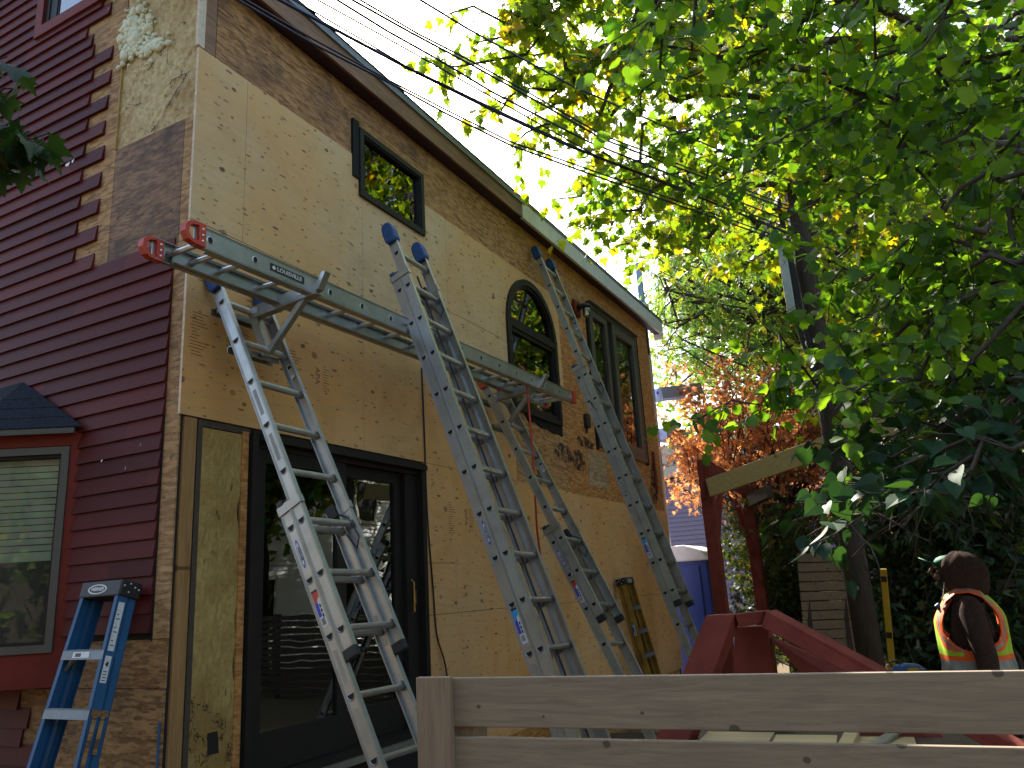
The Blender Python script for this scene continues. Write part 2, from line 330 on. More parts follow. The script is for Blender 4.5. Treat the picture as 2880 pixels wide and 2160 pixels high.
# structural wall behind the sheets
wl = ext(MB(), [(YC+.02, GZ), (YE, GZ), (YE, 5.72), (YC+.02, 5.72)], -3.86, -3.674).build('wall', 'shadow_gap')
cut(wl, list(cutters.values())); wl.parent = house; wl.matrix_local = HX
def sheet(name, mat, y0, y1, z0, z1, x=-3.662, th=.012, edge=None, g=.0022):
    o = ext(MB(), rect(y0+g, y1-g, z0+g, z1-g), x-th, x).build(name, mat)
    if edge:
        o.data.materials.append(M[edge])
        for p in o.data.polygons:
            if abs(p.normal.x) < .5: p.material_index = 1
    cs = []
    for k, pl in cutp.items():
        ys = [q[0] for q in pl]; zs = [q[1] for q in pl]
        if min(ys) < y1 and max(ys) > y0 and min(zs) < z1 and max(zs) > z0: cs.append(cutters[k])
    if cs: cut(o, cs)
    o.parent = house; o.matrix_local = HX; return o
P1 = -3.655
for y0, y1, mt in ((2.962, 3.38, 'plywood'), (3.38, 4.62, 'plywood'), (4.62, 5.88, 'plywood')):
    sheet('plywood_sheet', mt, y0, y1, 3.85, 5.07, P1, .018, 'ply_edge')
for y0, y1, z0, z1 in ((5.88, 7.12, 4.12, 5.07), (5.88, 7.12, 3.85, 4.12), (7.12, 8.46, 3.85, 5.07)): sheet('plywood_sheet', 'plywood', y0, y1, z0, z1, P1, .018, 'ply_edge')
for y0, y1, z0, z1 in ((2.962, 4.62, 2.63, 3.85), (4.62, 5.45, 2.63, 3.85), (5.45, 7.09, 2.63, 3.85)): sheet('plywood_sheet', 'plywood_warm_lit', y0, y1, z0, z1, P1, .018, 'ply_edge')
for y0, y1, z0, z1 in ((5.40, 5.86, 1.81, 2.63), (5.40, 5.86, 1.40, 1.81), (5.86, 6.63, 1.40, 2.63), (6.63, 8.47, 1.39, 2.63), (8.47, 10.3, 1.39, 2.62), (10.3, 12.16, 1.39, 2.62),
                       (5.40, 6.70, .30, 1.40), (6.70, 9.2, .30, 1.39), (9.2, 12.16, .30, 1.39)): sheet('plywood_sheet', 'plywood_warm_lit', y0, y1, z0, z1, P1, .018, 'ply_edge')
# strand board
for y0, y1, z0, z1, mt in ((3.105, 4.51, 5.07, 5.457, 'osb_dark'), (4.51, 7.0, 5.07, 5.457, 'osb'), (7.0, 9.45, 5.07, 5.457, 'osb'), (9.45, YE, 5.07, 5.457, 'osb_red'),
                           (3.105, 5.63, 5.457, 5.67, 'osb_dark'), (5.63, 7.79, 5.457, 5.67, 'osb'), (7.79, YE, 5.457, 5.67, 'osb_red'),
                           (8.46, 9.50, 3.85, 5.07, 'osb_red'), (9.50, YE, 3.85, 5.07, 'osb_red'), (7.09, 8.46, 2.62, 3.85, 'osb'), (8.46, 10.2, 2.62, 3.85, 'osb_red'), (10.2, YE, 2.62, 3.85, 'osb_red'),
                           (YC, 12.0, GZ, .30, 'osb_red')): sheet('strand_board_sheet', mt, y0, y1, z0, z1, -3.664, .010)
sheet('patch_board', 'osb_patch', 9.06, 9.70, 2.76, 3.22, -3.660, .004)
# water stains on the strand board (real stains with a shape of their own)
t = NT('stain'); v = t.coord(); n = t.noise(v, 9, 6, .75, .8)
M['stain'] = t.done(t.n('ShaderNodeMixShader', {0: t.ramp(n, [(.47, 0.0), (.56, 1.0)]), 1: t.n('ShaderNodeBsdfTransparent').outputs[0], 2: t.bsdf((.045, .024, .014), .9)}).outputs[0])
for y, z, ry, rz in ((8.78, 3.04, .22, .17), (8.35, 3.08, .28, .12), (9.0, 3.3, .35, .07), (7.68, 2.74, .12, .1), (11.75, 3.1, .22, .32), (11.6, 2.85, .15, .2)):
    n_ = 16; poly = [(y+ry*cos(2*pi*i/n_)*rnd.uniform(.7, 1.1), z+rz*sin(2*pi*i/n_)*rnd.uniform(.7, 1.1)) for i in range(n_)]
    hp(MB().add([(-3.6585, a, b) for a, b in poly], [tuple(range(n_))]), 'water_stain', 'stain')
# corner post, studs, spray foam cavity beside the door
hp(MB().box(-3.70, -3.658, 3.004, 3.096, 5.075, 5.66), 'corner_post', 'fascia_wood')
hp(MB().box(-3.70, -3.655, 3.004, 3.088, GZ, 2.622), 'stud', 'stud', bevel=.003)
hp(MB().box(-3.69, -3.661, 3.10, 3.135, GZ, 2.60), 'stud', 'old_wood')
hp(MB().box(-3.70, -3.659, 3.437, 3.488, GZ, 2.60), 'stud', 'osb_red')
hp(MB().box(-3.69, -3.660, 3.10, 3.50, 2.585, 2.622), 'plate', 'old_wood')
def foam_slab(name, P, n1, n2, amp, mat='foam', keep=None, seed=3):
    r = random.Random(seed); ph = [(r.uniform(0, 6), r.uniform(0, 6), r.uniform(4, 30), r.uniform(4, 30)) for _ in range(9)]
    mb = MB()
    for i in range(n1+1):
        for j in range(n2+1):
            a, b = i/n1, j/n2; e = min(1, min(a, 1-a)*n1/2, min(b, 1-b)*n2/2)
            h = sum(sin(p+f*a*3)*sin(q+g*b*3) for p, q, f, g in ph)/3 + r.uniform(-.5, .5)
            mb.v.append(P(a, b, h*amp*e))
    for i in range(n1):
        for j in range(n2):
            if keep and not keep((i+.5)/n1, (j+.5)/n2): continue
            k = i*(n2+1)+j; mb.f.append((k, k+1, k+n2+2, k+n2+1)); mb.mi.append(0)
    return hp(mb, name, mat, True)
foam_slab('spray_foam', lambda a, b, h: (-3.667+h, 3.135+a*(.302-.02*sin(b*40)*sin(b*17)), GZ+b*2.73), 24, 120, .006, keep=lambda a, b: not (.42 < a < .66 and .345 < b < .385))
hp(MB().box(-3.80, -3.70, 3.2, 3.4, .75, .95), 'outlet_hole', 'dark_void')
hp(MB().box(-3.80, -3.668, 3.489, 3.505, GZ, 2.6), 'gap', 'black_tape')
# wall corner trim: light edge strip at the top of the corner
hp(MB().box(-3.675, -3.650, 2.950, 3.002, 5.075, 5.67), 'corner_strip', 'ply_edge')
# ---- left wall (gable end, faces the camera side)
RS = .70
gab = [(-3.675, GZ), (-3.675, 5.70), (-3.9, 5.80), (-7.6, 5.8+3.7*RS), (-11.3, 5.8), (-11.3, GZ)]
lw = MB().prism(gab, lambda a, b: (a, YC+.018, b), lambda a, b: (a, YC+.2, b)).build('wall', 'shadow_gap')
cu = MB().box(-5.40, -4.57, 2.8, 3.4, 5.97, 7.15).build('cutter', 'dark'); cut(lw, [cu]); bpy.data.objects.remove(cu)
lw.parent = house; lw.matrix_local = HX
def lsheet(name, mat, x0, x1, z0, z1, y=YC, th=.012, g=.002): return hp(MB().box(x0+g, x1-g, y, y+th, z0+g, z1-g), name, mat)
lsheet('strand_board_sheet', 'osb_left', -4.95, -4.43, 3.62, 5.98); lsheet('strand_board_sheet', 'osb_left_stained', -4.43, -3.76, 3.72, 4.58); lsheet('strand_board_sheet', 'osb_left', -3.76, -3.668, 3.72, 4.58)
lsheet('strand_board_sheet', 'osb_left', -3.80, -3.668, 1.41, 3.72); lsheet('strand_board_sheet', 'osb_low', -4.60, -3.668, 1.16, 1.41); lsheet('strand_board_sheet', 'osb_low', -4.95, -3.668, GZ, 1.16, YC-.002)
lsheet('strand_board_sheet', 'osb_left_stained', -4.95, -4.43, 5.98, 6.4)
hp(MB().box(-3.698, -3.682, 2.966, 2.969, GZ, 1.0), 'blue_tape', 'ladder_blue')
foam_slab('spray_foam', lambda a, b, h: (-4.428+a*.752, YC+.006-h, 4.585+b*1.5), 60, 110, .007, 'foam_pale', seed=9)
hp(MB().box(-4.437, -4.425, YC-.010, YC+.01, 4.58, 5.6), 'foam_edge', 'foam')
fb = MB(); rr = random.Random(4)
for i in range(330):
    u = rr.random(); x = -4.33 + rr.gauss(0, .055) + (0 if u < .7 else .12); z = 5.47 + rr.gauss(0, .10) - (0 if u < .7 else .10); s_ = rr.uniform(.008, .022)*(1.9 if u < .16 else 1)
    fb.ball((x, YC-.002-rr.random()*.018, z), (s_, s_*.9, s_*rr.uniform(.7, 1.2)), nu=8, nv=6)
for i in range(90):
    fb.ball((-4.13+rr.gauss(0, .06), YC-.004, 5.27+rr.gauss(0, .025)), rr.uniform(.010, .024), nu=8, nv=6)
hp(fb, 'foam_blob', 'foam_blob', True)
def onL(px, py, y=YC-.006):
    v_ = ray(px, py); tt = (y-CAM[1])/v_[1]; return Vector(CAM+v_*tt)
crk_ = MB(); rk = random.Random(12)
for line in ([(472, 120), (471, 180), (500, 183), (513, 205), (505, 218), (488, 222), (478, 232), (482, 247), (492, 250)], [(540, 196), (525, 206), (518, 222), (500, 250), (488, 270), (468, 300), (466, 306)], [(513, 205), (508, 212), (525, 206)],
             [(340, 264), (352, 260), (372, 264)], [(342, 288), (360, 292), (382, 296), (400, 290)], [(440, 150), (452, 158), (455, 140)], [(410, 225), (418, 236), (428, 238)], [(448, 340), (436, 356), (424, 372)], [(355, 300), (356, 303)], [(420, 372), (400, 362), (384, 356)], [(470, 112), (486, 108), (492, 116)], [(505, 65), (522, 60), (516, 70)], [(430, 175), (424, 190), (416, 200)]):
    P_ = []
    for a_, b_2 in zip(line[:-1], line[1:]):
        for q in range(4): P_.append((a_[0]+(b_2[0]-a_[0])*q/4+rk.uniform(-1.5, 1.5), a_[1]+(b_2[1]-a_[1])*q/4+rk.uniform(-1.5, 1.5)))
    P_.append(line[-1]); w_ = [rk.uniform(.8, 2.2)*math.sin(pi*(.12+.76*k/len(P_))) for k in range(len(P_))]
    L1 = [onL(p[0]-w*.8, p[1]-w*.5) for p, w in zip(P_, w_)]; L2 = [onL(p[0]+w*.8, p[1]+w*.5) for p, w in zip(P_, w_)]; n_ = len(P_)
    crk_.add(L1+L2, [(i, i+1, n_+i+1, n_+i) for i in range(n_-1)])
hp(crk_, 'foam_crack', 'crack')
# clapboards: row bottoms every 0.1 m
sd = MB()
def clap(x0, x1, z, e0=True):
    yb, yt, h = YC-.024, YC-.006, .112
    if x1-x0 < .02: return
    z -= .0
    vs = [(x0, yb, z), (x1, yb, z), (x1, yt, z+h), (x0, yt, z+h), (x0, YC+.012, z), (x1, YC+.012, z), (x1, YC+.012, z+h), (x0, YC+.012, z+h)]
    sd.add(vs, [(0,1,2,3), (4,7,6,5), (0,4,5,1), (1,5,6,2), (2,6,7,3), (3,7,4,0)])
ends = {37: -4.56, 38: -4.77, 39: -4.55, 40: -4.77, 41: -4.555, 42: -4.765, 43: -4.56, 44: -4.77, 45: -4.55, 46: -4.765, 47: -4.565, 48: -4.76, 49: -4.555, 50: -4.76, 51: -4.545, 52: -4.75, 53: -4.55, 54: -4.765, 55: -4.79, 56: -4.86, 57: -4.61, 58: -4.71}
for k in range(-2, 90):
    z = k*.1 + .045
    if z < GZ: continue
    if z < 1.10: clap(-9.5, [-4.79, -4.90, -4.84][k % 3] if z > .8 else -4.62, z)
    elif z < 1.40: clap(-9.5, -5.9, z)
    elif z < 2.62: clap(-9.5, -5.9, z); clap(-4.545, -3.795, z)
    elif z < 3.62: clap(-9.5, -3.785, z)
    elif z < 3.72: clap(-9.5, -3.78, z)
    elif k in ends: clap(-9.5, ends[k], z)
    else:
        xr = -5.52 if z < 7.3 else -4.2
        lim = -3.9 - (z-5.75)/RS
        clap(-9.5, min(xr, lim), z)
o = hp(sd, 'siding', 'siding')
hp(MB().box(-3.7945, -3.786, YC-.006, YC+.014, 1.40, 3.66), 'gap', 'dark_void')
# paper scraps stuck on the siding
sc = MB(); 
for x, z, w, h in ((-4.93, 4.62, .055, .03), (-4.86, 4.625, .03, .025), (-4.285, 2.44, .02, .014), (-4.06, 2.37, .008, .018), (-3.94, 2.49, .008, .012), (-4.60, 5.77, .012, .018)):
    sc.add([(x, YC-.034, z), (x+w, YC-.036, z+.004), (x+w*.8, YC-.04, z-h), (x+w*.2, YC-.038, z-h*.8)], [(0,1,2,3)])
hp(sc, 'paper_scrap', 'sticker_white')
# upper left window
def frame_box(mb, a0, a1, z0, z1, w, f, mi=0, y0=0, y1=0):   # rectangular frame ring of width w, f(a,z,d) -> point
    for (p0, p1, q0, q1) in ((a0, a0+w, z0, z1), (a1-w, a1, z0, z1), (a0+w, a1-w, z0, z0+w), (a0+w, a1-w, z1-w, z1)):
        vs = [f(a, z, d) for d in (y0, y1) for a, z in ((p0, q0), (p1, q0), (p1, q1), (p0, q1))]
        mb.add(vs, [(0,1,2,3), (7,6,5,4), (0,4,5,1), (1,5,6,2), (2,6,7,3), (3,7,4,0)], mi)
    return mb
def fL(a, z, d): return (a, YC-d, z)
uw = hp(frame_box(MB(), -5.42, -4.54, 5.965, 7.17, .045, fL, 0, -.05, .012).box(-5.375, -5.29, YC-.004, YC+.05, 6.01, 7.12), 'window', 'bronze_frame')
hp(frame_box(MB(), -5.29, -4.585, 6.01, 7.12, .022, fL, 0, -.035, -.002), 'sash', 'dark', parent=uw)
hp(frame_box(MB(), -5.51, -4.45, 5.90, 7.26, .088, fL, 0, -.01, .034), 'window_trim', 'red_trim', parent=uw)
hp(MB().box(-5.28, -4.60, YC+.006, YC+.010, 6.015, 7.10), 'pane', 'glass_sky', parent=uw)
# ---- bay window on the left wall: side face turned 30 degrees
bay = MB(); P0 = Vector((-4.53, YC, 0)); bd = Vector((-cos(R(30)), -sin(R(30)), 0)); bn = Vector((sin(R(30))*1, -cos(R(30)), 0))
P1b = P0 + bd*.62; P2 = P1b + Vector((-1.1, 0, 0)); P3 = Vector((P2.x-.54, YC, 0))
def fB(s, z, d): p = P0 + bd*s + bn*d; return (p.x, p.y, z)
zb, zt = 1.17, 2.655
def panel(mb, s0, s1, z0, z1, d0, d1, mi=0):
    vs = [fB(a, z, d) for d in (d0, d1) for a, z in ((s0, z0), (s1, z0), (s1, z1), (s0, z1))]
    return mb.add(vs, [(3,2,1,0), (4,5,6,7), (0,1,5,4), (1,2,6,5), (2,3,7,6), (3,0,4,7)], mi)
by = MB()
for a in ((0, .10, zb, zt), (.10, .62, zb, 1.36), (.10, .62, 2.565, zt), (.56, .62, zb, zt)): panel(by, *a, -.05, 0.0)
panel(by, -.01, .06, zb, zt, 0, .012); panel(by, .06, .62, zb, 1.355, 0, .010); panel(by, .06, .62, 2.57, zt, 0, .010)
for (a, b) in ((P1b, P2), (P2, P3)):
    for z0, z1 in ((zb, 1.40), (2.5, zt)): by.beam((a.x, a.y, (z0+z1)/2), (b.x, b.y, (z0+z1)/2), .05, z1-z0)
by.add([(p.x, p.y, z) for z in (zb, zb+.03) for p in (P0, P1b, P2, P3)], [(3,2,1,0), (4,5,6,7), (0,1,5,4), (1,2,6,5), (2,3,7,6)])
bwall = hp(by, 'bay_window', 'red_trim')
hp(frame_box(MB(), .062, .60, 1.36, 2.562, .045, fB, 0, -.02, .022), 'window_frame', 'grey_frame', parent=bwall)
hp(frame_box(MB(), .105, .56, 1.405, 2.515, .018, fB, 0, -.03, .006), 'sash', 'bronze_frame', parent=bwall)
pn = MB(); panel(pn, .11, .555, 1.42, 2.51, -.022, -.018); hp(pn, 'pane', 'glass_clear', parent=bwall)
bl = MB()
for k in range(15): panel(bl, .12, .56, 1.905+k*.04, 1.905+k*.04+.034, -.062, -.058 - .0)
panel(bl, .12, .56, 1.885, 1.905, -.068, -.052); hp(bl, 'blinds', 'blind', parent=bwall)
hp(MB().add([(p.x, p.y+.12, z) for z in (zb+.04, zt-.02) for p in (P0, P1b, P2, P3)], [(3,2,1,0), (4,5,6,7), (3,0,4,7)]), 'interior', 'interior', parent=bwall)
# bay roof
def off(p, d): return Vector((p.x, p.y, 0)) + Vector(d)
E0 = P0 + bn*.06 + Vector((.02, 0, 0)); E1 = P1b + Vector((.02, -.07, 0)); E2 = P2 + Vector((-.02, -.07, 0)); E3 = P3 + Vector((-.03, 0, 0))
rz0, rz1 = 2.672, 3.085; A0 = Vector((-5.185, YC-.02, rz1)); A1 = Vector((-6.05, YC-.02, rz1))
rf = MB(); e = [Vector((p.x, p.y, rz0)) for p in (E0, E1, E2, E3)]; w0 = Vector((E0.x, YC-.03, rz0)); 
rf.add([w0, e[0], e[1], e[2], e[3], A0, A1], [(0, 1, 5), (1, 2, 5), (2, 3, 6, 5), (3, 4, 6)])
for k in range(1, 5):                                      # shingle courses as slight steps
    f = k/5.0
    for a, b, ap, bp in ((e[0], e[1], A0, A0), (e[1], e[2], A0, A1)):
        p, q = a.lerp(ap, f), b.lerp(bp, f); p2, q2 = a.lerp(ap, f-.2), b.lerp(bp, f-.2); up = Vector((0, 0, .006))
        rf.add([p2+up*1.3, q2+up*1.3, q+up*.2, p+up*.2], [(0, 1, 2, 3)]); rf.add([p2, q2, q2+up*1.3, p2+up*1.3], [(0, 1, 2, 3)])
hp(rf, 'bay_roof', 'shingle_dark')
fs = MB()
fs.beam((E0.x-.04, E0.y-.01, 2.652), (E1.x, E1.y, 2.652), .016, .032); fs.beam((E1.x, E1.y, 2.652), (E2.x, E2.y, 2.652), .016, .032); hp(fs, 'drip_edge', 'grey_frame')
# ---- eave and roof
ye0, ye1 = 2.55, 12.62
hp(MB().box(-3.663, -3.553, ye0, ye1-.04, 5.672, 5.688), 'soffit', 'soffit')
fa = MB(); fa.box(-3.552, -3.53, ye0, 5.02, 5.668, 5.835); fa.box(-3.552, -3.53, 5.024, 7.36, 5.668, 5.835)
hp(fa, 'fascia_board', 'fascia_wood')
hp(MB().box(-3.556, -3.52, 7.362, ye1, 5.660, 5.868), 'fascia', 'white_paint')
de = MB(); nseg = 120
for i in range(nseg):
    y0, y1 = ye0+(ye1-ye0)*i/nseg, ye0+(ye1-ye0)*(i+1)/nseg
    w = lambda y: .010*sin(y*3.1)+.007*sin(y*7.7+1)
    for x, (za, zb_) in ((-3.512, (5.838, 5.895)),):
        a0 = 5.838 if y0 < 7.36 else 5.870
        vs = [(x, y0, a0), (x, y1, a0), (x, y1, 5.905+w(y1)), (x, y0, 5.905+w(y0)), (x-.10, y0, 5.835), (x-.10, y1, 5.835), (x-.10, y1, 5.97+w(y1)), (x-.10, y0, 5.97+w(y0))]
        de.add(vs, [(0,1,2,3), (0,4,5,1), (3,2,6,7)])
hp(de, 'drip_edge', 'drip_edge')
rb = MB(); xr, zr = -7.6, 5.9+4.0*RS
rb.add([(-3.50, ye0, 5.905), (-3.50, ye1, 5.905), (xr, ye1, zr+.05), (xr, ye0, zr+.05), (-3.6, ye0, 5.84), (-3.6, ye1, 5.84), (xr, ye1, zr-.05), (xr, ye0, zr-.05),
        (-11.7, ye1, 5.905), (-11.7, ye0, 5.905), (-11.6, ye1, 5.84), (-11.6, ye0, 5.84)],
       [(0,1,2,3), (4,7,6,5), (0,4,5,1), (0,3,7,4), (1,5,6,2), (3,2,8,9), (7,11,10,6), (9,8,10,11)])
hp(rb, 'roof', 'shingle_dark')
hp(MB().box(-3.68, -3.53, ye1-.03, ye1, 5.58, 5.70), 'soffit_return', 'white_paint')
# ---- windows on the front wall
def fF(a, z, d): return (WX+d, a, z)
w1 = hp(frame_box(MB(), 4.575, 5.505, 4.725, 5.352, .048, fF, 0, -.03, .030), 'window', 'bronze_frame')
hp(frame_box(MB(), 4.618, 5.462, 4.768, 5.310, .022, fF, 0, -.04, .018), 'sash', 'bronze_frame', parent=w1)
hp(MB().box(WX-.02, WX-.016, 4.62, 5.46, 4.77, 5.31), 'pane', 'glass', parent=w1)
hp(MB().box(-3.668, -3.640, 4.495, 4.573, 4.87, 5.40, 0), 'flashing', 'black_tape', parent=w1)
cl = thing  # (no extra helpers)
aw = MB()
def arch_ring(mb, r0, r1, x0, x1, zb0, zb1):
    A, B = arch(r1, zb=zb0), arch(r0, zb=zb1); n = len(A)
    for i in range(n-1):
        q = [(x, *p) for x in (x0, x1) for p in (A[i], A[i+1], B[i+1], B[i])]
        mb.add(q, [(0,1,2,3), (7,6,5,4), (0,4,5,1), (2,6,7,3)])
    return mb
arch_ring(aw, .555, .63, WX-.03, WX+.034, 3.385, 3.385); aw.box(WX-.03, WX+.034, 7.10, 8.24, 3.385, 3.445); aw.box(WX-.03, WX+.028, 7.10, 8.24, 4.32, 4.40)
awo = hp(aw, 'arched_window', 'bronze_frame')
sa = MB(); arch_ring(sa, .525, .556, WX-.03, WX+.014, 4.40, 4.40); sa.box(WX-.03, WX+.014, 7.13, 8.21, 4.40, 4.432)
frame_box(sa, 7.10, 8.24, 3.445, 4.32, .045, fF, 0, -.03, .012); hp(sa, 'sash', 'bronze_frame', parent=awo)
hp(ext(MB(), arch(.54, zb=3.47), WX-.022, WX-.018), 'pane', 'glass', parent=awo)
tp = MB(); pts = [(7.35, 3.385), (8.32, 3.385), (8.32, 3.27), (8.2, 3.285), (8.05, 3.27), (7.9, 3.30), (7.75, 3.285), (7.6, 3.33), (7.45, 3.31)]
ext(tp, pts, -3.667, -3.648); hp(tp, 'flashing', 'black_tape', parent=awo)
cw = hp(frame_box(MB(), 9.45, 11.385, 3.30, 5.305, .06, fF, 0, -.03, .036), 'window', 'grey_frame')
cs = MB(); frame_box(cs, 9.51, 10.16, 3.36, 5.245, .10, fF, 0, -.03, .022); frame_box(cs, 10.34, 11.325, 3.36, 5.245, .13, fF, 0, -.03, .030)
hp(cs, 'sash', 'grey_frame', parent=cw); hp(MB().box(WX-.05, WX-.01, 10.16, 10.34, 3.36, 5.245), 'mullion', 'dark', parent=cw)
hp(MB().box(WX-.02, WX-.016, 9.6, 10.1, 3.42, 5.2), 'pane', 'glass', parent=cw); hp(MB().box(WX-.018, WX-.014, 10.44, 11.22, 3.42, 5.2), 'pane', 'glass', parent=cw)
hp(MB().box(-3.666, -3.642, 9.395, 9.448, 3.26, 5.16), 'flashing', 'black_tape', parent=cw)
hp(MB().box(-3.666, -3.62, 11.386, 11.43, 3.27, 5.30), 'flashing', 'black_tape', parent=cw)
hp(MB().box(-3.66, -3.58, 9.44, 11.40, 5.306, 5.325), 'drip_cap', 'grey_frame', parent=cw)
# sliding door
dr = MB(); frame_box(dr, 3.505, 5.40, .545, 2.615, .05, fF, 0, -.12, .022); dr.box(WX-.03, WX+.045, 3.56, 5.40, 2.555, 2.60); dr.box(WX-.12, WX-.02, 3.555, 5.35, 2.52, 2.565)
dr.box(WX-.10, WX-.04, 5.19, 5.35, .60, 2.53)
do = hp(dr, 'sliding_door', 'bronze_frame')
for (a, b, x) in ((3.555, 4.46, -.035), (4.40, 5.20, -.085)):
    s_ = MB()
    for (p0, p1, q0, q1) in ((a, a+.115, .60, 2.52), (b-.10, b, .60, 2.52), (a+.115, b-.10, .60, .82), (a+.115, b-.10, 2.435, 2.52)): s_.box(WX+x-.045, WX+x, p0, p1, q0, q1)
    so = hp(s_, 'door_panel', 'bronze_frame', parent=do)
    hp(MB().box(WX+x-.024, WX+x-.020, a+.11, b-.095, .81, 2.44), 'pane', 'glass', parent=do)
hp(MB().box(WX-.02, WX+.055, 3.50, 5.41, .505, .545), 'sill', 'alu_warm', parent=do)
hb = MB(); hb.path([(WX-.03, 5.235, 1.42), (WX-.005, 5.235, 1.44), (WX-.005, 5.235, 1.66), (WX-.03, 5.235, 1.68)], .008, 6); hb.box(WX-.036, WX-.028, 5.27, 5.30, 1.5, 1.6); hp(hb, 'handle', 'brass', parent=do)
cu_ = MB(); n_ = 60
for i in range(n_):
    a0, a1 = 4.50+.62*i/n_, 4.50+.62*(i+1)/n_; f = lambda a: .035*sin(a*75)+.02*sin(a*31)
    cu_.add([(WX-.28+f(a0), a0, .6), (WX-.28+f(a1), a1, .6), (WX-.28+f(a1), a1, 2.5), (WX-.28+f(a0), a0, 2.5)], [(0,1,2,3)])
hp(cu_, 'curtain', 'curtain', True, parent=do)
# interior shell
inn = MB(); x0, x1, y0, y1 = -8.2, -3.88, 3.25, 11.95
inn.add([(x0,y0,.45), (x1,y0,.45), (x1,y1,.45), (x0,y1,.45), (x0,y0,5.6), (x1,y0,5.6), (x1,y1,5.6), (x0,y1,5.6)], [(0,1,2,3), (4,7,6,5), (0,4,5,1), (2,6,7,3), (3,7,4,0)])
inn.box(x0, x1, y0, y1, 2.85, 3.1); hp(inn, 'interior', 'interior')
inn2 = MB().box(x0-.4, -3.88, 3.2, 12.0, 5.62, 5.66); hp(inn2, 'attic_floor', 'interior')
ew = MB(); ew.prism([(-3.68, GZ), (-3.68, 5.7), (-7.6, 8.6), (-11.3, 5.8), (-11.3, GZ)], lambda a, b: (a, YE-.02, b), lambda a, b: (a, YE+.01, b)); hp(ew, 'wall', 'lilac')
hp(MB().box(-11.3, -11.2, 3.2, 12.0, GZ, 5.8), 'wall', 'siding')
# far corner: broken edge of the sheathing, white trim below the soffit
hp(MB().box(-3.70, -3.655, YE-.002, YE+.035, 2.62, 5.20), 'corner_board', 'ply_edge'); hp(MB().box(-3.72, -3.652, YE, YE+.045, 5.20, 5.67), 'corner_board', 'black_tape')
hp(MB().box(-3.655, -3.625, 11.70, 11.745, 2.86, 3.52), 'wood_strip', 'red_stain')
for c in cutters.values(): bpy.data.objects.remove(c)
# printed grade stamps on the plywood
def stamp(y, z, s, body, parent=house):
    X = HX @ frame((P1+.0006, y, z), (0,0,-1), (0,1,0), (1,0,0)); return text('grade_stamp', body, s, 'ink_dim', parent, X, 0)
for y, z in ((3.30, 3.14), (4.10, 3.10), (6.05, 2.2)): 
    stamp(y, z, .07, 'APA'); 
    b_ = MB(); rs = random.Random(int(y*100))
    for k in range(14): zz = z-.14+.02*k; b_.box(P1+.0002, P1+.0007, y-.30+rs.random()*.02, y-.30+rs.uniform(.05, .14), zz, zz+.005)
    for k in range(10): zz = z-.10+.02*k; b_.box(P1+.0002, P1+.0007, y+.06, y+.06+rs.uniform(.03, .07), zz, zz+.004)
    hp(b_, 'grade_stamp', 'ink_dim')
# things fixed to the wall
lamp = thing('wall_lamp', 'outdoor wall lamp with clear glass jar on a dark red block', 'wall lamp', (-3.655, 9.05, 5.09))
MB().box(0, .035, -.10, .10, -.10, .10).build('mounting_block', 'red_trim', lamp, bevel=.004)
l2 = MB(); l2.path([(.035, 0, 0), (.09, 0, .02), (.14, 0, .03), (.15, 0, 0)], [.045, .035, .022, .02], 10); l2.path([(.15, 0, .02), (.15, 0, -.015)], [.05, .055], 12); l2.build('lamp_arm', 'black_rubber', lamp, True)
l3 = MB(); l3.path([(.15, 0, -.015), (.15, 0, -.05), (.15, 0, -.13), (.15, 0, -.15)], [.045, .05, .05, .035], 12); l3.build('lamp_glass', 'glass', lamp, True)
ob = thing('outlet_box', 'small dark outlet cover on strand board between arched window and tall windows', 'outlet box', (-3.655, 9.08, 3.58))
MB().box(0, .05, -.055, .055, -.09, .09).build('cover', 'black_rubber', ob, bevel=.01); MB().path([(.01, 0, -.09), (.012, 0, -.15)], .012, 6).build('cable_stub', 'black_rubber', ob)
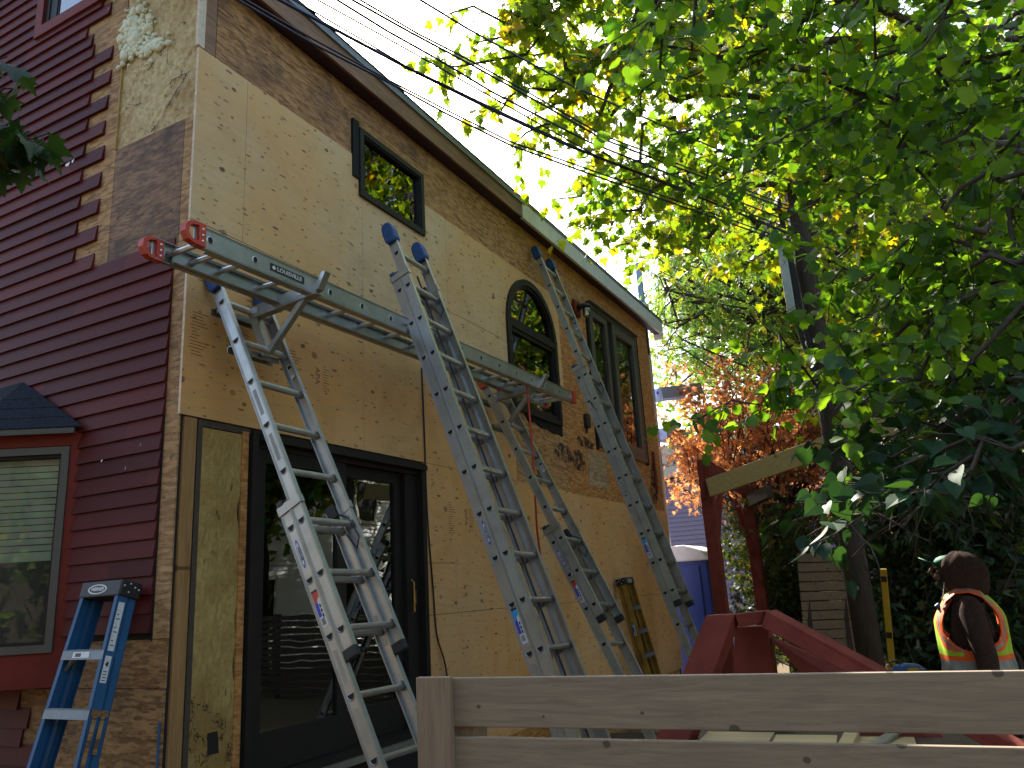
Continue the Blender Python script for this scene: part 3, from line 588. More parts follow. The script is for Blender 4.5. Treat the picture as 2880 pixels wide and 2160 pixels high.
# ------------------------------------------------------------------ EXTENSION LADDERS
LW = .40                                        # outer width over the rails
def rail(mb, x0, y, z0, z1, inward, dep=.074, fl=.030):
    h = dep/2
    mb.box(x0-h+.003, x0+h-.003, y-.002, y+.002, z0, z1)                       # web
    for s in (-1, 1):
        a, b = sorted((x0+s*h, x0+s*(h-.004))); c, d = sorted((y-inward*.006, y+inward*(fl-.006)))
        mb.box(a, b, c, d, z0, z1)
        mb.box(x0+s*(h-.010)-.0015, x0+s*(h-.010)+.0015, y-.004, y+.004, z0, z1)
    return mb
def dpts(r, n=9): return [(-r, r*.35)] + [(-r*cos(pi*i/n), r*.35 - r*1.25*sin(pi*i/n)) for i in range(1, n)] + [(r, r*.35)]
def rung_mesh(w, r=.020, rnd_=False):
    mb = MB(); circ = lambda q, n=14: [(q*cos(2*pi*i/n), q*sin(2*pi*i/n)) for i in range(n)]
    dp = (lambda q, n=9: circ(q)) if rnd_ else dpts
    if rnd_: r = .016
    prof = dp(r, 9)
    n = len(prof); prof2 = []
    for i in range(n):                                                          # light ribs on the tread
        a, b = prof[i], prof[(i+1) % n]; prof2 += [a, ((a[0]+b[0])/2*1.05, (a[1]+b[1])/2*1.05)]
    mb.prism(prof2, lambda a, b: (a, -w/2+.004, b), lambda a, b: (a, w/2-.004, b), 0)
    for s in (-1, 1):
        big, mid, sm = dp(r*1.40, 10), dp(r*1.10, 10), dp(r*.96, 10); y = s*(w/2+.0015)
        def ring(A, B, ya, yb, mi):
            k = len(A); mb.add([(p[0], ya, p[1]) for p in A] + [(p[0], yb, p[1]) for p in B], [(i, (i+1) % k, (i+1) % k+k, i+k) for i in range(k)], mi)
        ring(big, mid, y+s*.0005, y+s*.0035, 1); ring(mid, sm, y+s*.0035, y+s*.001, 1)
        mb.add([(p[0], y+s*.0018, p[1]) for p in sm], [tuple(range(len(sm)))], 2)
        mb.path([(0, s*(w/2-.022), 0), (0, s*(w/2-.004), 0)], [r*1.0, r*1.35], 10, 1)
    return mb
def section(parent, x0, z0, z1, rungz, mats=('alu', 'alu_rung', 'dark'), w=LW, proto={}, dep=.074, rnd_=False):
    for s in (-1, 1): rail(MB(), x0, s*w/2, z0, z1, -s, dep).build('side_rail', mats[0], parent)
    key = (w, mats, rnd_)
    if key not in proto:
        o = rung_mesh(w, rnd_=rnd_).build('rung', [mats[1], mats[0], mats[2]], parent); proto[key] = o.data; first = o
    else: first = None
    for k, z in enumerate(rungz):
        o = first if (first is not None and k == 0) else bpy.data.objects.new('rung', proto[key])
        if o is not first: COL.objects.link(o); o.parent = parent
        o.matrix_local = Matrix.Translation((x0, 0, z))
def ellipse(mb, a, b, X, d, mi, n=28):
    return mb.add([X @ Vector((a*cos(2*pi*i/n), b*sin(2*pi*i/n), d)) for i in range(n)], [tuple(range(n))], mi)
def logo(parent, X, L=.16, H=.026, ink='ink_blue', paper='sticker_white', word='WERNER', name='logo', wt='ink_black', shear=0):
    mb = MB(); I = Matrix.Identity(4); ellipse(mb, L/2, H/2, I, 0, 0); ellipse(mb, L/2*.80, H/2*.72, I, .0006, 1)
    o = mb.build(name, [ink, paper], parent, X=X)
    text('lettering', word, H*.66, wt, o, Matrix.Translation((0, 0, .0010)), .0002, shear, .0006, 1.15); return o
def sticker(parent, X, tall=.20, w=.036, top='ink_cyan'):
    mb = MB(); mb.add([(-tall/2, -w/2, 0), (tall/2, -w/2, 0), (tall/2, w/2, 0), (-tall/2, w/2, 0)], [(0,1,2,3)], 0)
    mb.add([(-tall/2, -w/2, .0006), (-tall*.12, -w/2, .0006), (-tall*.30, w/2, .0006), (-tall/2, w/2, .0006)], [(0,1,2,3)], 1)
    mb.add([(-tall*.12, -w/2, .0006), (tall*.22, -w/2, .0006), (tall*.22, 0, .0006), (-tall*.20, 0, .0006)], [(0,1,2,3)], 2)
    mb.add([(-tall/2, -w/2, .001), (-tall*.44, -w/2, .001), (-tall*.44, w/2, .001), (-tall/2, w/2, .001)], [(0,1,2,3)], 3)
    for k in range(9): mb.add([(tall*.27+k*.004, -w*.35, .0008), (tall*.27+k*.004+.002, -w*.35, .0008), (tall*.27+k*.004+.002, w*.25, .0008), (tall*.27+k*.004, w*.25, .0008)], [(0,1,2,3)], 3)
    for k in range(3): mb.add([(-tall*.1+k*.025, w*.1, .0008), (-tall*.1+k*.025+.018, w*.1, .0008), (-tall*.1+k*.025+.018, w*.35, .0008), (-tall*.1+k*.025, w*.35, .0008)], [(0,1,2,3)], 3)
    return mb.build('sticker', ['sticker_white', top, 'ink_blue', 'ink_black'], parent, X=X)
def side(x, z, w=LW, s=-1):                      # local frame on the outer face of the left rail, text reads downwards
    if s == -1: return frame((x, -w/2-.0025, z), (0, 0, -1), (1, 0, 0), (0, -1, 0))
    return frame((x, w/2-.0025, z), (0, 0, -1), (1, 0, 0), (0, -1, 0))
def emboss(parent, x, z, s=-1, L=.17):            # raised embossed lettering strip on the web
    X = side(x, z, s=s); mb = MB(); r = random.Random(int(z*100))
    n = 16
    for k in range(n):
        a = -L/2+L*k/n; 
        for q in range(2):
            mb.box(a+q*.004, a+q*.004+.0016, -.013, .013, -.0003, .0010, 0, X)
        mb.box(a, a+.006, r.choice((-.012, 0, .010)), r.choice((-.012, 0, .010))+.0025, 0, .0010, 0, X)
    return mb.build('embossed_mark', 'emboss', parent)
def boot(parent, x, y, z, mat):
    pr = [(-.050, -.075), (-.052, .0), (-.046, .050), (-.025, .074), (.0, .080), (.025, .074), (.046, .050), (.052, .0), (.050, -.075), (.035, -.10), (-.035, -.10)]
    o = MB().prism(pr, lambda a, b: (x+a*.95, y-.036, z+b), lambda a, b: (x+a*.95, y+.036, z+b)).build('rubber_boot', mat, parent, bevel=.010); return o
def ext_ladder(label, P, th, lean, sp, nf, kb, boots, mats, group='extension ladders leaning on the wall', top=.20, lw=LW, kind='long', patch=False, bootoff=.0):
    d = Vector((sin(R(th)), sin(R(lean)), -cos(R(th)))).normalized()
    Z = -d; X = Vector((0, 1, 0)).cross(Z).normalized(); Y = Z.cross(X)
    P = Vector(P) + Y*(lw/2)                       # P: first fly D hole on the left rail
    P = P - X*.0375
    zt = (P.z-GZ-.02)/(-d.z)                       # distance from first rung to the ground
    root = thing('extension_ladder', label, 'ladder', group=group, X=frame(P + d*zt, X, Y, Z))
    fz = [zt-k*sp for k in range(nf)]; nb = int(zt/sp); bz = [zt-k*sp for k in range(kb, nb+1) if zt-k*sp > .12]
    section(root, .0385, fz[-1]-.12, zt+top-.06, fz, mats, lw); section(root, -.0385, .06, bz[0]+.14, bz, mats, lw)
    for s in (-1, 1):
        if boots: boot(root, .0385+bootoff, s*(lw/2-.006), zt+top-.01, boots)
        # guide brackets at the head of the base, plastic caps at the foot of the fly
        g = MB(); yy = s*lw/2; a, b = sorted((yy-s*.006, yy+s*.010)); g.box(-.080, .080, a, b, bz[0]+.085, bz[0]+.130); g.box(-.082, -.074, *sorted((yy-s*.03, yy+s*.010)), bz[0]+.085, bz[0]+.13); g.box(.076, .082, *sorted((yy-s*.022, yy+s*.010)), bz[0]+.085, bz[0]+.13)
        g.build('guide_bracket', mats[0], root)
        c = MB(); c.box(-.078, -.036, *sorted((yy-s*.028, yy+s*.006)), bz[0]+.135, bz[0]+.165); c.build('base_cap', 'boot_blue' if kind == 'long' else 'black_rubber', root, bevel=.004)
        c = MB(); c.box(.0, .078, *sorted((yy-s*.030, yy+s*.008)), fz[-1]-.155, fz[-1]-.10); c.build('fly_cap', 'black_rubber', root, bevel=.006)
        lk = MB(); zl = fz[-3]+.02 if kind == 'short' else fz[-1]; 
        lk.box(-.075, -.01, *sorted((yy-s*.034, yy-s*.010)), bz[0]+.10-.02, bz[0]+.16); lk.path([(-.02, yy-s*.03, bz[0]+.10), (.05, yy-s*.03, bz[0]+.03), (.07, yy-s*.03, bz[0]-.10), (.03, yy-s*.03, bz[0]-.15), (.0, yy-s*.03, bz[0]-.05)], .005, 5)
        lk.build('rung_lock', 'black_rubber', root)
        sh = MB(); sh.box(-.10, .02, *sorted((yy-s*.045, yy+s*.012)), -.005, .018); sh.box(-.07, -.01, *sorted((yy-s*.006, yy+s*.008)), .0, .13); sh.build('shoe', mats[0], root)
    return root, dict(z=zt, f=fz, b=bz)
A1 = ('alu', 'alu_rung', 'dark'); A2 = ('alu_warm', 'alu_rung', 'dark')
ldA, ia = ext_ladder('nearest silver extension ladder, leaning at the sliding door with the left jack', (-3.50, 3.093, 3.31), 26.2, -.8, .300, 8, 5, 'boot_blue', A1, kind='short')
logo(ldA, side(-.0385, ia['b'][0]-.155)); sticker(ldA, side(-.0385, ia['b'][1]-.155), .19, .038, 'ink_red')
for k in (2, 3): emboss(ldA, .0385, ia['f'][k]-.15)
emboss(ldA, -.0385, ia['b'][2]-.16); emboss(ldA, -.0385, ia['b'][3]-.15); emboss(ldA, -.0385, ia['b'][1]-.3, 1)
ldB, ib = ext_ladder('tallest silver extension ladder in the middle, crossing in front of the horizontal ladder plank', (-3.10, 4.31, 3.976), 20.3, -2.1, .2933, 15, 1, 'boot_blue', A1, lw=.385)
logo(ldB, side(-.0385, ib['b'][6]-.13, .385)); sticker(ldB, side(-.0385, ib['b'][8]-.13, .385), .21, .038); emboss(ldB, -.0385, ib['b'][9]-.15); emboss(ldB, -.0385, ib['b'][10]-.15)
for k in (8, 9): emboss(ldB, .0385, ib['f'][k]-.14, 1)
ldC, ic = ext_ladder('silver extension ladder with red boots, under the right end of the plank', (-3.45, 6.225, 3.33), 26.3, -4.2, .306, 8, 5, 'boot_red', A2, kind='short', lw=.39)
logo(ldC, side(-.0385, ic['b'][0]-.155, .39)); sticker(ldC, side(-.0385, ic['b'][1]-.155, .39), .19, .038, 'ink_red')
for k in (2, 3): emboss(ldC, .0385, ic['f'][k]-.15)
emboss(ldC, -.0385, ic['b'][3]-.15); emboss(ldC, -.0385, ic['b'][4]-.15)
ldD, idd = ext_ladder('farthest grey extension ladder, leaning just left of the pair of tall windows', (-3.52, 7.757, 5.22), 18.3, -3.7, .304, 14, 5, 'boot_blue', A2, lw=.39)
logo(ldD, side(-.0385, idd['b'][4]-.13, .39), .16, .030, 'ink_black', 'sticker_white'); sticker(ldD, side(-.0385, idd['b'][6]-.15, .39), .21, .040)
for k in (8, 9, 10): emboss(ldD, -.0385, idd['b'][k]-.15)
for root, i_, y in ((ldA, ia, 1), (ldB, ib, 2), (ldC, ic, 1), (ldD, idd, 3)):     # warning label inside the right rail
    z = i_['f'][1 if root is ldA else 2]-.12; X = side(.0385, z, .39, 1); mb = MB(); mb.box(-.05, .05, -.018, .018, 0, .001, 0, X); mb.box(-.045, -.02, -.014, .014, .001, .0015, 1, X)
    for k in range(4): mb.box(-.01+k*.01, -.006+k*.01, -.014, .012, .001, .0015, 1, X)
    mb.build('warning_label', ['sticker_white', 'ink_black'], root)
sp_ = MB(); rs = random.Random(8)                        # black tar smear on the far ladder
sp_.add([(x, -.1975, z) for x, z in ((-.03, .0), (-.012, .01), (.0, -.03), (.006, -.08), (.016, -.12), (.004, -.15), (-.004, -.11), (-.022, -.06))], [tuple(range(8))])
sp_.build('tar_smear', 'black_rubber', ldD, X=Matrix.Translation((.0, 0, idd['b'][1]-.02)))
# ------------------------------------------------------------------ LADDER PLANK (laid flat on two ladder jacks)
px_, pz, py0, py1 = -3.155, 3.360, 2.46, 7.15
pl = thing('ladder_plank', 'long silver ladder laid flat as a scaffold plank, orange red end caps', 'ladder', X=frame((px_, py0, pz), (0, 0, 1), (-1, 0, 0), (0, 1, 0)) @ Matrix.Identity(4))
# local: X up, Y toward the wall, Z along the plank
L_ = (Vector((px_, py1, 3.412))-Vector((px_, py0, pz))).length
pl.matrix_world = frame((px_, py0, pz+.003), (0, -.011, 1), (-1, 0, 0), (0, 1, .011))
rz_ = [.10+.305*k for k in range(16) if .10+.305*k < L_]
section(pl, 0, 0, L_, rz_+[L_-.12], A1, .31, dep=.118, rnd_=True)
section(pl, -.012, .10, L_-.35, [.22], A1, .245, dep=.085, rnd_=True)
for s in (-1, 1):
    y = s*.155
    for z0, dz in ((-.075, 1), (L_-.01, -1)):
        c = MB()
        if z0 < 0:
            outer = [(-.060, .035), (-.058, -.03), (-.046, -.066), (-.010, -.088), (.030, -.084), (.056, -.055), (.064, -.01), (.062, .035)]
            inner = [(-.040, -.002), (-.040, -.026), (-.032, -.050), (-.008, -.064), (.022, -.062), (.040, -.044), (.046, -.014), (.045, -.002)]
            def lp(A, B, ya, yb):
                n_ = len(A); vs = [(a, ya, .02+b) for a, b in A]+[(a, ya, .02+b) for a, b in B]+[(a, yb, .02+b) for a, b in A]+[(a, yb, .02+b) for a, b in B]
                for i_ in range(n_-1): yield (i_, i_+1, n_+i_+1, n_+i_), vs; yield (2*n_+i_, 3*n_+i_, 3*n_+i_+1, 2*n_+i_+1), vs; yield (i_, 2*n_+i_, 2*n_+i_+1, i_+1), vs; yield (n_+i_, n_+i_+1, 3*n_+i_+1, 3*n_+i_), vs
            fs_ = list(lp(outer, inner, y-.020, y+.020)); c.add(fs_[0][1], [f for f, _ in fs_]); c.box(-.060, .062, y-.0205, y+.0205, .016, .058)
        else: c.box(-.062, .064, y-.020, y+.020, L_-.02, L_+.045)
        o = c.build('end_cap', 'boot_red', pl)
        if z0 < 0:
            rv = MB()
            for q in (-.032, .0, .032): rv.ball((q, y-.021, .040), (.008, .004, .008))
            rv.build('rivet', 'alu_rung', o)
X = frame((.0, -.1585, .65), (0, 0, 1), (1, 0, 0), (0, -1, 0))                      # faces +x of the world
b_ = MB(); b_.box(-.135, .135, -.022, .022, 0, .001); o = b_.build('name_plate', 'ink_black', pl, X=X)
text('lettering', 'LOUISVILLE', .034, 'sticker_white', o, Matrix.Translation((.015, 0, .0014)), .0002, 0, .0006, 1.15)
q = MB(); q.add([(-.125, 0, .0015), (-.108, -.014, .0015), (-.091, 0, .0015), (-.108, .014, .0015)], [(0,1,2,3)]); q.build('emblem', 'sticker_white', o)
# ------------------------------------------------------------------ LADDER JACKS
def jack(label, yj, xin, xtip, z, drop, yr):
    j = thing('ladder_jack', label, 'ladder jack', (xin, yj, z), group='ladder jacks carrying the plank')
    W = xtip-xin
    def chan(name, p0, p1, w=.045, h=.05):
        m_ = MB(); p0, p1 = Vector(p0), Vector(p1); dd_ = (p1-p0).normalized(); n_ = dd_.cross(Vector((0, 1, 0))).normalized()
        for q, (ww, hh) in ((Vector((0, -w/2, 0)), (.004, h)), (n_*h/2, (w, .004)), (-n_*h/2, (w, .004))): m_.beam(p0+q, p1+q, ww if q.y else ww, hh, n_)
        return m_.build(name, 'alu_warm', j)
    chan('arm', (0, 0, -.012), (W, 0, .035), .05, .075)
    chan('upright', (.0, 0, .01), (.13, 0, -drop), .045, .05)
    chan('brace', (.14, 0, -drop+.01), (W*.80, 0, -.005), .034, .034)
    MB().prism([(W-.08, .0), (W+.02, .02), (W+.075, .12), (W+.045, .125), (W+.0, .055), (W-.10, .05)], lambda a, b: (a, -.028, b), lambda a, b: (a, .02, b)).build('hook', 'alu', j, bevel=.002)
    lb = MB(); lb.box(.01, .06, -.0285, -.0275, -.02, .02); lb.box(W*.72, W*.80, -.0285, -.0275, .015, .05); lb.build('label', 'sticker_white', j)
    for k, (xx, zz) in enumerate(((-.10, .00), (.05, -drop+.03))):
        rb_ = MB(); rb_.box(xx-.02, xx+.035, yr[0]-yj, yr[1]-yj, zz-.02, zz-.014); rb_.box(xx-.02, xx-.014, yr[0]-yj, yr[1]-yj, zz-.055, zz-.014); rb_.box(xx+.03, xx+.036, yr[0]-yj, yr[1]-yj, zz-.05, zz-.014)
        rb_.build('rung_hook', 'alu_warm', j)
    bo = MB()
    for a, b in ((.0, 0), (.13, -drop+.01), (W*.78, .02)): bo.path([(a, -.032, b), (a, -.022, b)], .009, 6)
    bo.build('bolt', 'alu_rung', j)
    return j
jack('ladder jack bracket near the left end of the plank, on the nearest ladder', 3.34, -3.50, -2.97, 3.315, .30, (3.12, 3.48))
jack('ladder jack bracket near the right end of the plank, on the ladder with red boots', 6.36, -3.49, -2.97, 3.345, .31, (6.22, 6.58))
# ------------------------------------------------------------------ STEP LADDERS
def step_ladder(label, M0, mat, capw, fl, H, nstep, lean, stuff=True, oval=True):
    # local: x across (front view), y toward the back, z up; top of cap at z=H
    r = thing('step_ladder', label, 'step ladder', X=M0, group='folded step ladders leaning on the walls')
    hw = capw/2-.012
    MB().box(-capw/2, capw/2, -.065, .065, H-.085, H).build('top_cap', 'black_rubber', r, bevel=.008)
    rv = MB()
    for x, z in ((.066, 0),):
        for yy, zz in ((-.045, .02), (-.01, .035), (.02, .02), (-.012, -.01), (.045, .012)):
            for s in (-1, 1): rv.ball((s*(capw/2+.001), yy, H-.05+zz), .006, nu=6, nv=4)
    rv.build('rivet', 'alu_rung', r)
    def xw(z): return hw + (H-z)*fl
    for s in (-1, 1):
        for nm, y0, y1, ins in (('side_rail', -.060, .004, 0), ('rear_rail', .012, .060, .012)):
            mb = MB(); zt_, zb_ = H-.06, .0
            for (ya, yb, xa, xb) in ((y0, y1, 0, .004), (y0, y0+.004, 0, .028), (y1-.004, y1, 0, .028)):
                vs = []
                for z in (zt_, zb_):
                    x = xw(z)-ins; vs += [(s*(x-xa), ya, z), (s*(x-xb), ya, z), (s*(x-xb), yb, z), (s*(x-xa), yb, z)]
                mb.add(vs, [(0,1,2,3), (7,6,5,4), (0,4,5,1), (1,5,6,2), (2,6,7,3), (3,7,4,0)])
            mb.build(nm, mat, r)
    for k in range(nstep):
        z = H-.085-.27-k*.285; x = xw(z)-.004
        if z < .1: break
        mb = MB(); mb.box(-x, x, -.062, .012, z-.006, z); mb.box(-x, x, -.062, -.058, z-.050, z); mb.box(-x, x, .008, .012, z-.035, z)
        for q in range(5): mb.box(-x+.01, x-.01, -.055+q*.013, -.049+q*.013, z, z+.002)
        st_ = mb.build('step', 'step_metal', r)
        if k == 0 and stuff:
            lbm = MB(); lbm.box(-x*.45, x*.35, -.0635, -.0625, z-.042, z-.012); lbm.build('label', 'sticker_white', st_)
            ll = MB(); ll.box(-x*.33, -x*.05, -.0640, -.0636, z-.036, z-.018); ll.build('mark', 'ink_black', st_)
            for s in (-1, 1): sb = MB(); sb.beam((s*x*.93, -.03, z-.10), (s*x*.62, -.03, z-.035), .018, .006); sb.build('spreader', 'alu', r)
        if k > 0:
            for s in (-1, 1): sb = MB(); sb.beam((s*(x), .0, z-.07), (s*(x-.06), .0, z-.01), .012, .004); sb.build('knee_brace', 'alu_warm', r)
    if stuff:
        z = H-.26
        def sx(z): return xw(z)+.0012
        for z0, z1, y0, y1 in ((H-.36, H-.115, -.048, -.012), (H-.515, H-.385, -.050, -.014)):
            MB().add([(sx(z0), y0, z0), (sx(z0), y1, z0), (sx(z1), y1, z1), (sx(z1), y0, z1)], [(0,1,2,3)]).build('label', 'sticker_white', r)
        ln = MB()
        for k in range(9): z = H-.335+k*.022; ln.add([(sx(z)+.0006, -.042, z), (sx(z)+.0006, -.020-.01*(k % 3), z), (sx(z)+.0006, -.020-.01*(k % 3), z+.005), (sx(z)+.0006, -.042, z+.005)], [(0,1,2,3)])
        for k in range(4): z = H-.505+k*.014; ln.add([(sx(z)+.0006, -.044, z), (sx(z)+.0006, -.022, z), (sx(z)+.0006, -.022, z+.004), (sx(z)+.0006, -.044, z+.004)], [(0,1,2,3)])
        zc = H-.425; ln.add([(sx(zc)+.0006, -.032+.012*cos(a)*(1 if i % 2 else .45), zc+.02*sin(a)*(1 if i % 2 else .5)) for i, a in enumerate([2*pi*k/10 for k in range(10)])], [tuple(range(10))])
        ln.build('print', 'ink_black', r)
        br = MB()
        for dy in (-.035, .01): br.beam((sx(H-.68)+.006, dy, H-.66), (sx(H-.95)+.006, dy-.004, H-.90+ (0 if dy < 0 else .06)), .004, .022, (0, 1, 0))
        br.beam((sx(H-.66)+.004, -.055, H-.655), (sx(H-.66)+.004, .035, H-.655), .006, .03, (0, 0, 1)); br.build('spreader_brace', 'osb_low', r)
    X = frame((-.02 if stuff else 0, -.0665, H-.045), (1, 0, 0), (0, 0, 1), (0, -1, 0))
    mb = MB(); I = Matrix.Identity(4); ellipse(mb, .078, .026, I, 0, 0); ellipse(mb, .066, .020, I, .0006, 1); o = mb.build('logo', ['sticker_white', 'black_rubber'], r, X=X)
    text('lettering', 'WERNER', .026, 'sticker_white', o, Matrix.Translation((0, 0, .0010)), .0002, .25, .0008, 1.0)
    return r
# blue one leans on the left wall, cap at the wall
H_ = 1.93; top = Vector((-3.995, 2.865, 1.715)); tilt = R(13)
Z_ = Vector((.0, sin(tilt), cos(tilt))); Y_ = Vector((0, cos(tilt), -sin(tilt)))
stl = step_ladder('blue fibreglass step ladder with black top cap, leaning folded against the maroon clapboard wall', frame(top - Z_*H_, (1, 0, 0), Y_, Z_), 'ladder_blue', .335, .045, H_, 6, tilt)
H_ = 1.85; tilt = R(11); Z_ = Vector((-sin(tilt), -.02, cos(tilt))).normalized(); X_ = Vector((0, 1, 0)); X_ = (X_-Z_*X_.dot(Z_)).normalized(); Y_ = Z_.cross(X_)
ytop = Vector((-3.555, 9.68, 1.625))
sy = step_ladder('worn yellow fibreglass step ladder, folded against the plywood between the two farther extension ladders', frame(ytop - Z_*H_, X_, Y_, Z_), 'ladder_yellow', .33, .05, H_, 6, tilt, False)
logo(sy, frame((-.165-.027-.055, -.028, H_-.95), (0, 0, -1), (0, -1, 0), (-1, 0, 0)), .17, .032, 'ink_black', 'ladder_yellow')
sticker(sy, frame((-.165-.022-.030, -.028, H_-.62), (0, 0, -1), (0, -1, 0), (-1, 0, 0)), .16, .034)
# ------------------------------------------------------------------ CORDS
def cord(name, label, pts, r, mat, cat='cord', group=None):
    P = [Vector(p) for p in pts]; out = []
    for i in range(len(P)-1):
        p0, p1, p2, p3 = P[max(i-1, 0)], P[i], P[i+1], P[min(i+2, len(P)-1)]
        for k in range(8):
            t_ = k/8; out.append(.5*((2*p1)+(-p0+p2)*t_+(2*p0-5*p1+4*p2-p3)*t_*t_+(-p0+3*p1-3*p2+p3)*t_**3))
    out.append(P[-1]); return tag(MB().path(out, r, 6).build(name, mat, None, True), label, cat, group)
cord('power_cord', 'thin black cord hanging straight down the plywood right of the sliding door', [(-3.645, 5.40, 3.45), (-3.643, 5.41, 2.9), (-3.643, 5.42, 2.2), (-3.642, 5.47, 1.6), (-3.64, 5.50, 1.25), (-3.62, 5.58, 1.0), (-3.60, 5.62, .6), (-3.5, 5.6, GZ+.02)], .007, 'black_rubber')
cord('air_hose', 'thin red hose hanging from the right part of the plank to the ground', [at(1462, 1030, 7.25), at(1475, 1045, 7.2), at(1485, 1120, 7.15), at(1500, 1300, 7.05), at(1510, 1480, 6.95), at(1520, 1560, 6.95), at(1545, 1750, 6.9), at(1556, 1900, 6.9), at(1560, 2030, 6.9)], .009, 'boot_red')
pA = [ldB.matrix_world @ Vector((-.01, .10, z)) for z in (4.3, 3.6, 2.8, 2.0, 1.2, .5)]
cord('pulley_rope', 'dark pulley rope running down inside the tallest middle ladder', pA, .007, 'black_rubber', 'rope')
# ------------------------------------------------------------------ GROUND
t = NT('dirt'); v = t.coord(); n = t.noise(v, 3, 8, .7); n2 = t.noise(v, 40, 5, .7)
M['dirt'] = t.done(t.bsdf(t.mix(t.ramp(n2, [(.35, 0.0), (.65, 1.0)]), t.mix(n, (.06, .045, .03), (.12, .09, .06)), (.16, .125, .07)), .95, 0, t.bump(n2, .6, .02), .1))
tag(MB().add([(-150, -60, GZ), (150, -60, GZ), (150, 250, GZ), (-150, 250, GZ)], [(0,1,2,3)]).build('ground', 'dirt'), kind='structure')
# ------------------------------------------------------------------ FRONT FENCE
fa_, fb_ = Vector((-1.40, 2.20, 0)), Vector((.13, 2.305, 0)); fd = (fb_-fa_).normalized(); fn = Vector((fd.y, -fd.x, 0))
fence = thing('board_fence', 'pale wooden fence with wide horizontal boards and a post, right in front', 'fence', X=frame((fa_.x, fa_.y, GZ), fd, -fn, (0, 0, 1)))
z0 = 1.30-GZ
for k in range(6):
    zt_ = z0-.002-k*.170; MB().box(-.03, 4.2, -.0, .022, zt_-.142, zt_).build('fence_board', 'fence_wood', fence, bevel=.003, X=Matrix.Translation((0, 0, 0)))
for x in (-.072,): MB().box(-.118, -.0, -.030, -.002, 0, z0+.004).build('post_cover', 'fence_post', fence, bevel=.003); MB().box(-.135+.03, .055, .024, .113, 0, z0-.10).build('post', 'fence_post', fence, bevel=.004)
for x in (2.1, 4.1): MB().box(x-.05, x+.05, .024, .113, 0, z0-.03).build('post', 'fence_post', fence, bevel=.004)
# ------------------------------------------------------------------ UTILITY POLE
pb = at(2352, 1270, 8.8); pb.z = GZ
pole = thing('utility_pole', 'weathered round wooden utility pole rising through the leaves right of the house', 'utility pole', pb)
MB().path([(0, 0, 0), (0, 0, 2), (0.0, 0, 5), (0, 0, 9.2)], [.135, .128, .118, .105], 20).build('pole', 'pole_wood', pole, True)
bx = MB(); bx.box(-.27, -.17, -.16, -.06, 4.55, 5.55); bx.build('terminal_box', 'alu_warm', pole, bevel=.01)
cb = MB(); rc = random.Random(3)
for k in range(9):
    a = -.14-.012*k*.4; cb.path([(a+rc.uniform(-.02, .01), -.12-rc.random()*.04, 6.9-rc.random()*.3), (a-.02+rc.uniform(-.03, .03), -.14, 6.0), (a+rc.uniform(-.05, .05), -.15, 5.2+rc.uniform(-.2, .2)), (a+rc.uniform(-.04, .1), -.14, 4.4), (a+.10, -.13, 3.9-rc.random()*.6)], .012, 5)
cb.build('cable_bundle', 'black_rubber', pole)
tg = MB(); tg.box(-.03, .03, -.138, -.134, 1.62, 1.70); tg.build('tag_plate', 'black_rubber', pole); text('number', '0', .05, 'sticker_white', pole, frame((.0, -.140, 1.52), (1, 0, 0), (0, 0, 1), (0, -1, 0)))
# overhead wires
wires = [[(1182, 0), (1317, 82), (1464, 163), (1612, 243), (1790, 321), (2248, 520)],
 [(1013, 0), (1170, 92), (1325, 172), (1499, 268), (1694, 380), (2250, 592)], [(991, 0), (1155, 92), (1325, 182), (1499, 279), (1694, 391), (2250, 602)],
 [(948, 0), (1090, 88), (1238, 171), (1386, 260), (1655, 399), (2252, 636)], [(893, 0), (1060, 92), (1230, 187), (1421, 295), (1680, 440), (2252, 655)],
 [(826, 0), (900, 43), (1020, 113), (1143, 187), (1377, 300), (1640, 424), (2254, 668)], [(786, 0), (900, 61), (1143, 190), (1377, 306), (1603, 412), (1860, 512), (2256, 672)],
 [(690, 0), (880, 110), (1082, 220), (1260, 312), (1434, 398), (1660, 478), (2258, 690)], [(669, 0), (870, 118), (1082, 226), (1255, 320), (1434, 408), (1660, 490), (2258, 700)]]
wth = [.012, .011, .013, .013, .010, .010, .018, .011, .013]
wl_ = ['overhead wire farthest right, running from the pole over the house', 'upper line of the close pair of overhead wires', 'lower line of the close pair of overhead wires', 'thick overhead wire just left of the close pair', 'thin overhead wire fifth from the right at the top edge', 'thin overhead wire just above the thick bluish one', 'thickest overhead cable, bluish, above the roof edge', 'upper of the two lowest wires touching the roof edge', 'lower of the two lowest wires touching the roof edge']
plain('wire_blue', (.012, .02, .06), .5)
for im, r_w, lab in zip(wires, wth, wl_):
    a = at(*im[0], 4.7); b = at(*im[-1], 8.75); e_ = Vector((b.x-a.x, b.y-a.y, 0)); nn_ = np.array((e_.y, -e_.x, 0)); pts = []
    for q in im:
        v_ = ray(*q); tt = float(np.dot(np.array((a.x, a.y, 0))-CAM*np.array((1, 1, 0)), nn_)/np.dot(v_, nn_)); pts.append(Vector(CAM+v_*tt))
    pts = [pts[0]+(pts[0]-pts[1]).normalized()*6] + pts
    tag(MB().path(pts, r_w*.66, 5).build('overhead_wire', 'wire_blue' if r_w > .011 else 'black_rubber', None, True), lab, 'wire', 'overhead wires')
for (q0, q1, lab) in (((1592, 684), (1700, 560), 'short thin guy wire rising from the roof edge, nearer one'), ((1698, 768), (1790, 655), 'short thin guy wire rising from the roof edge, farther one')):
    tag(MB().path([at(*q0, 10.5 if q0[0] < 1650 else 12.0), at(*q1, 10.9 if q0[0] < 1650 else 12.6)], .009, 5).build('guy_wire', 'black_rubber', None, True), lab, 'wire')
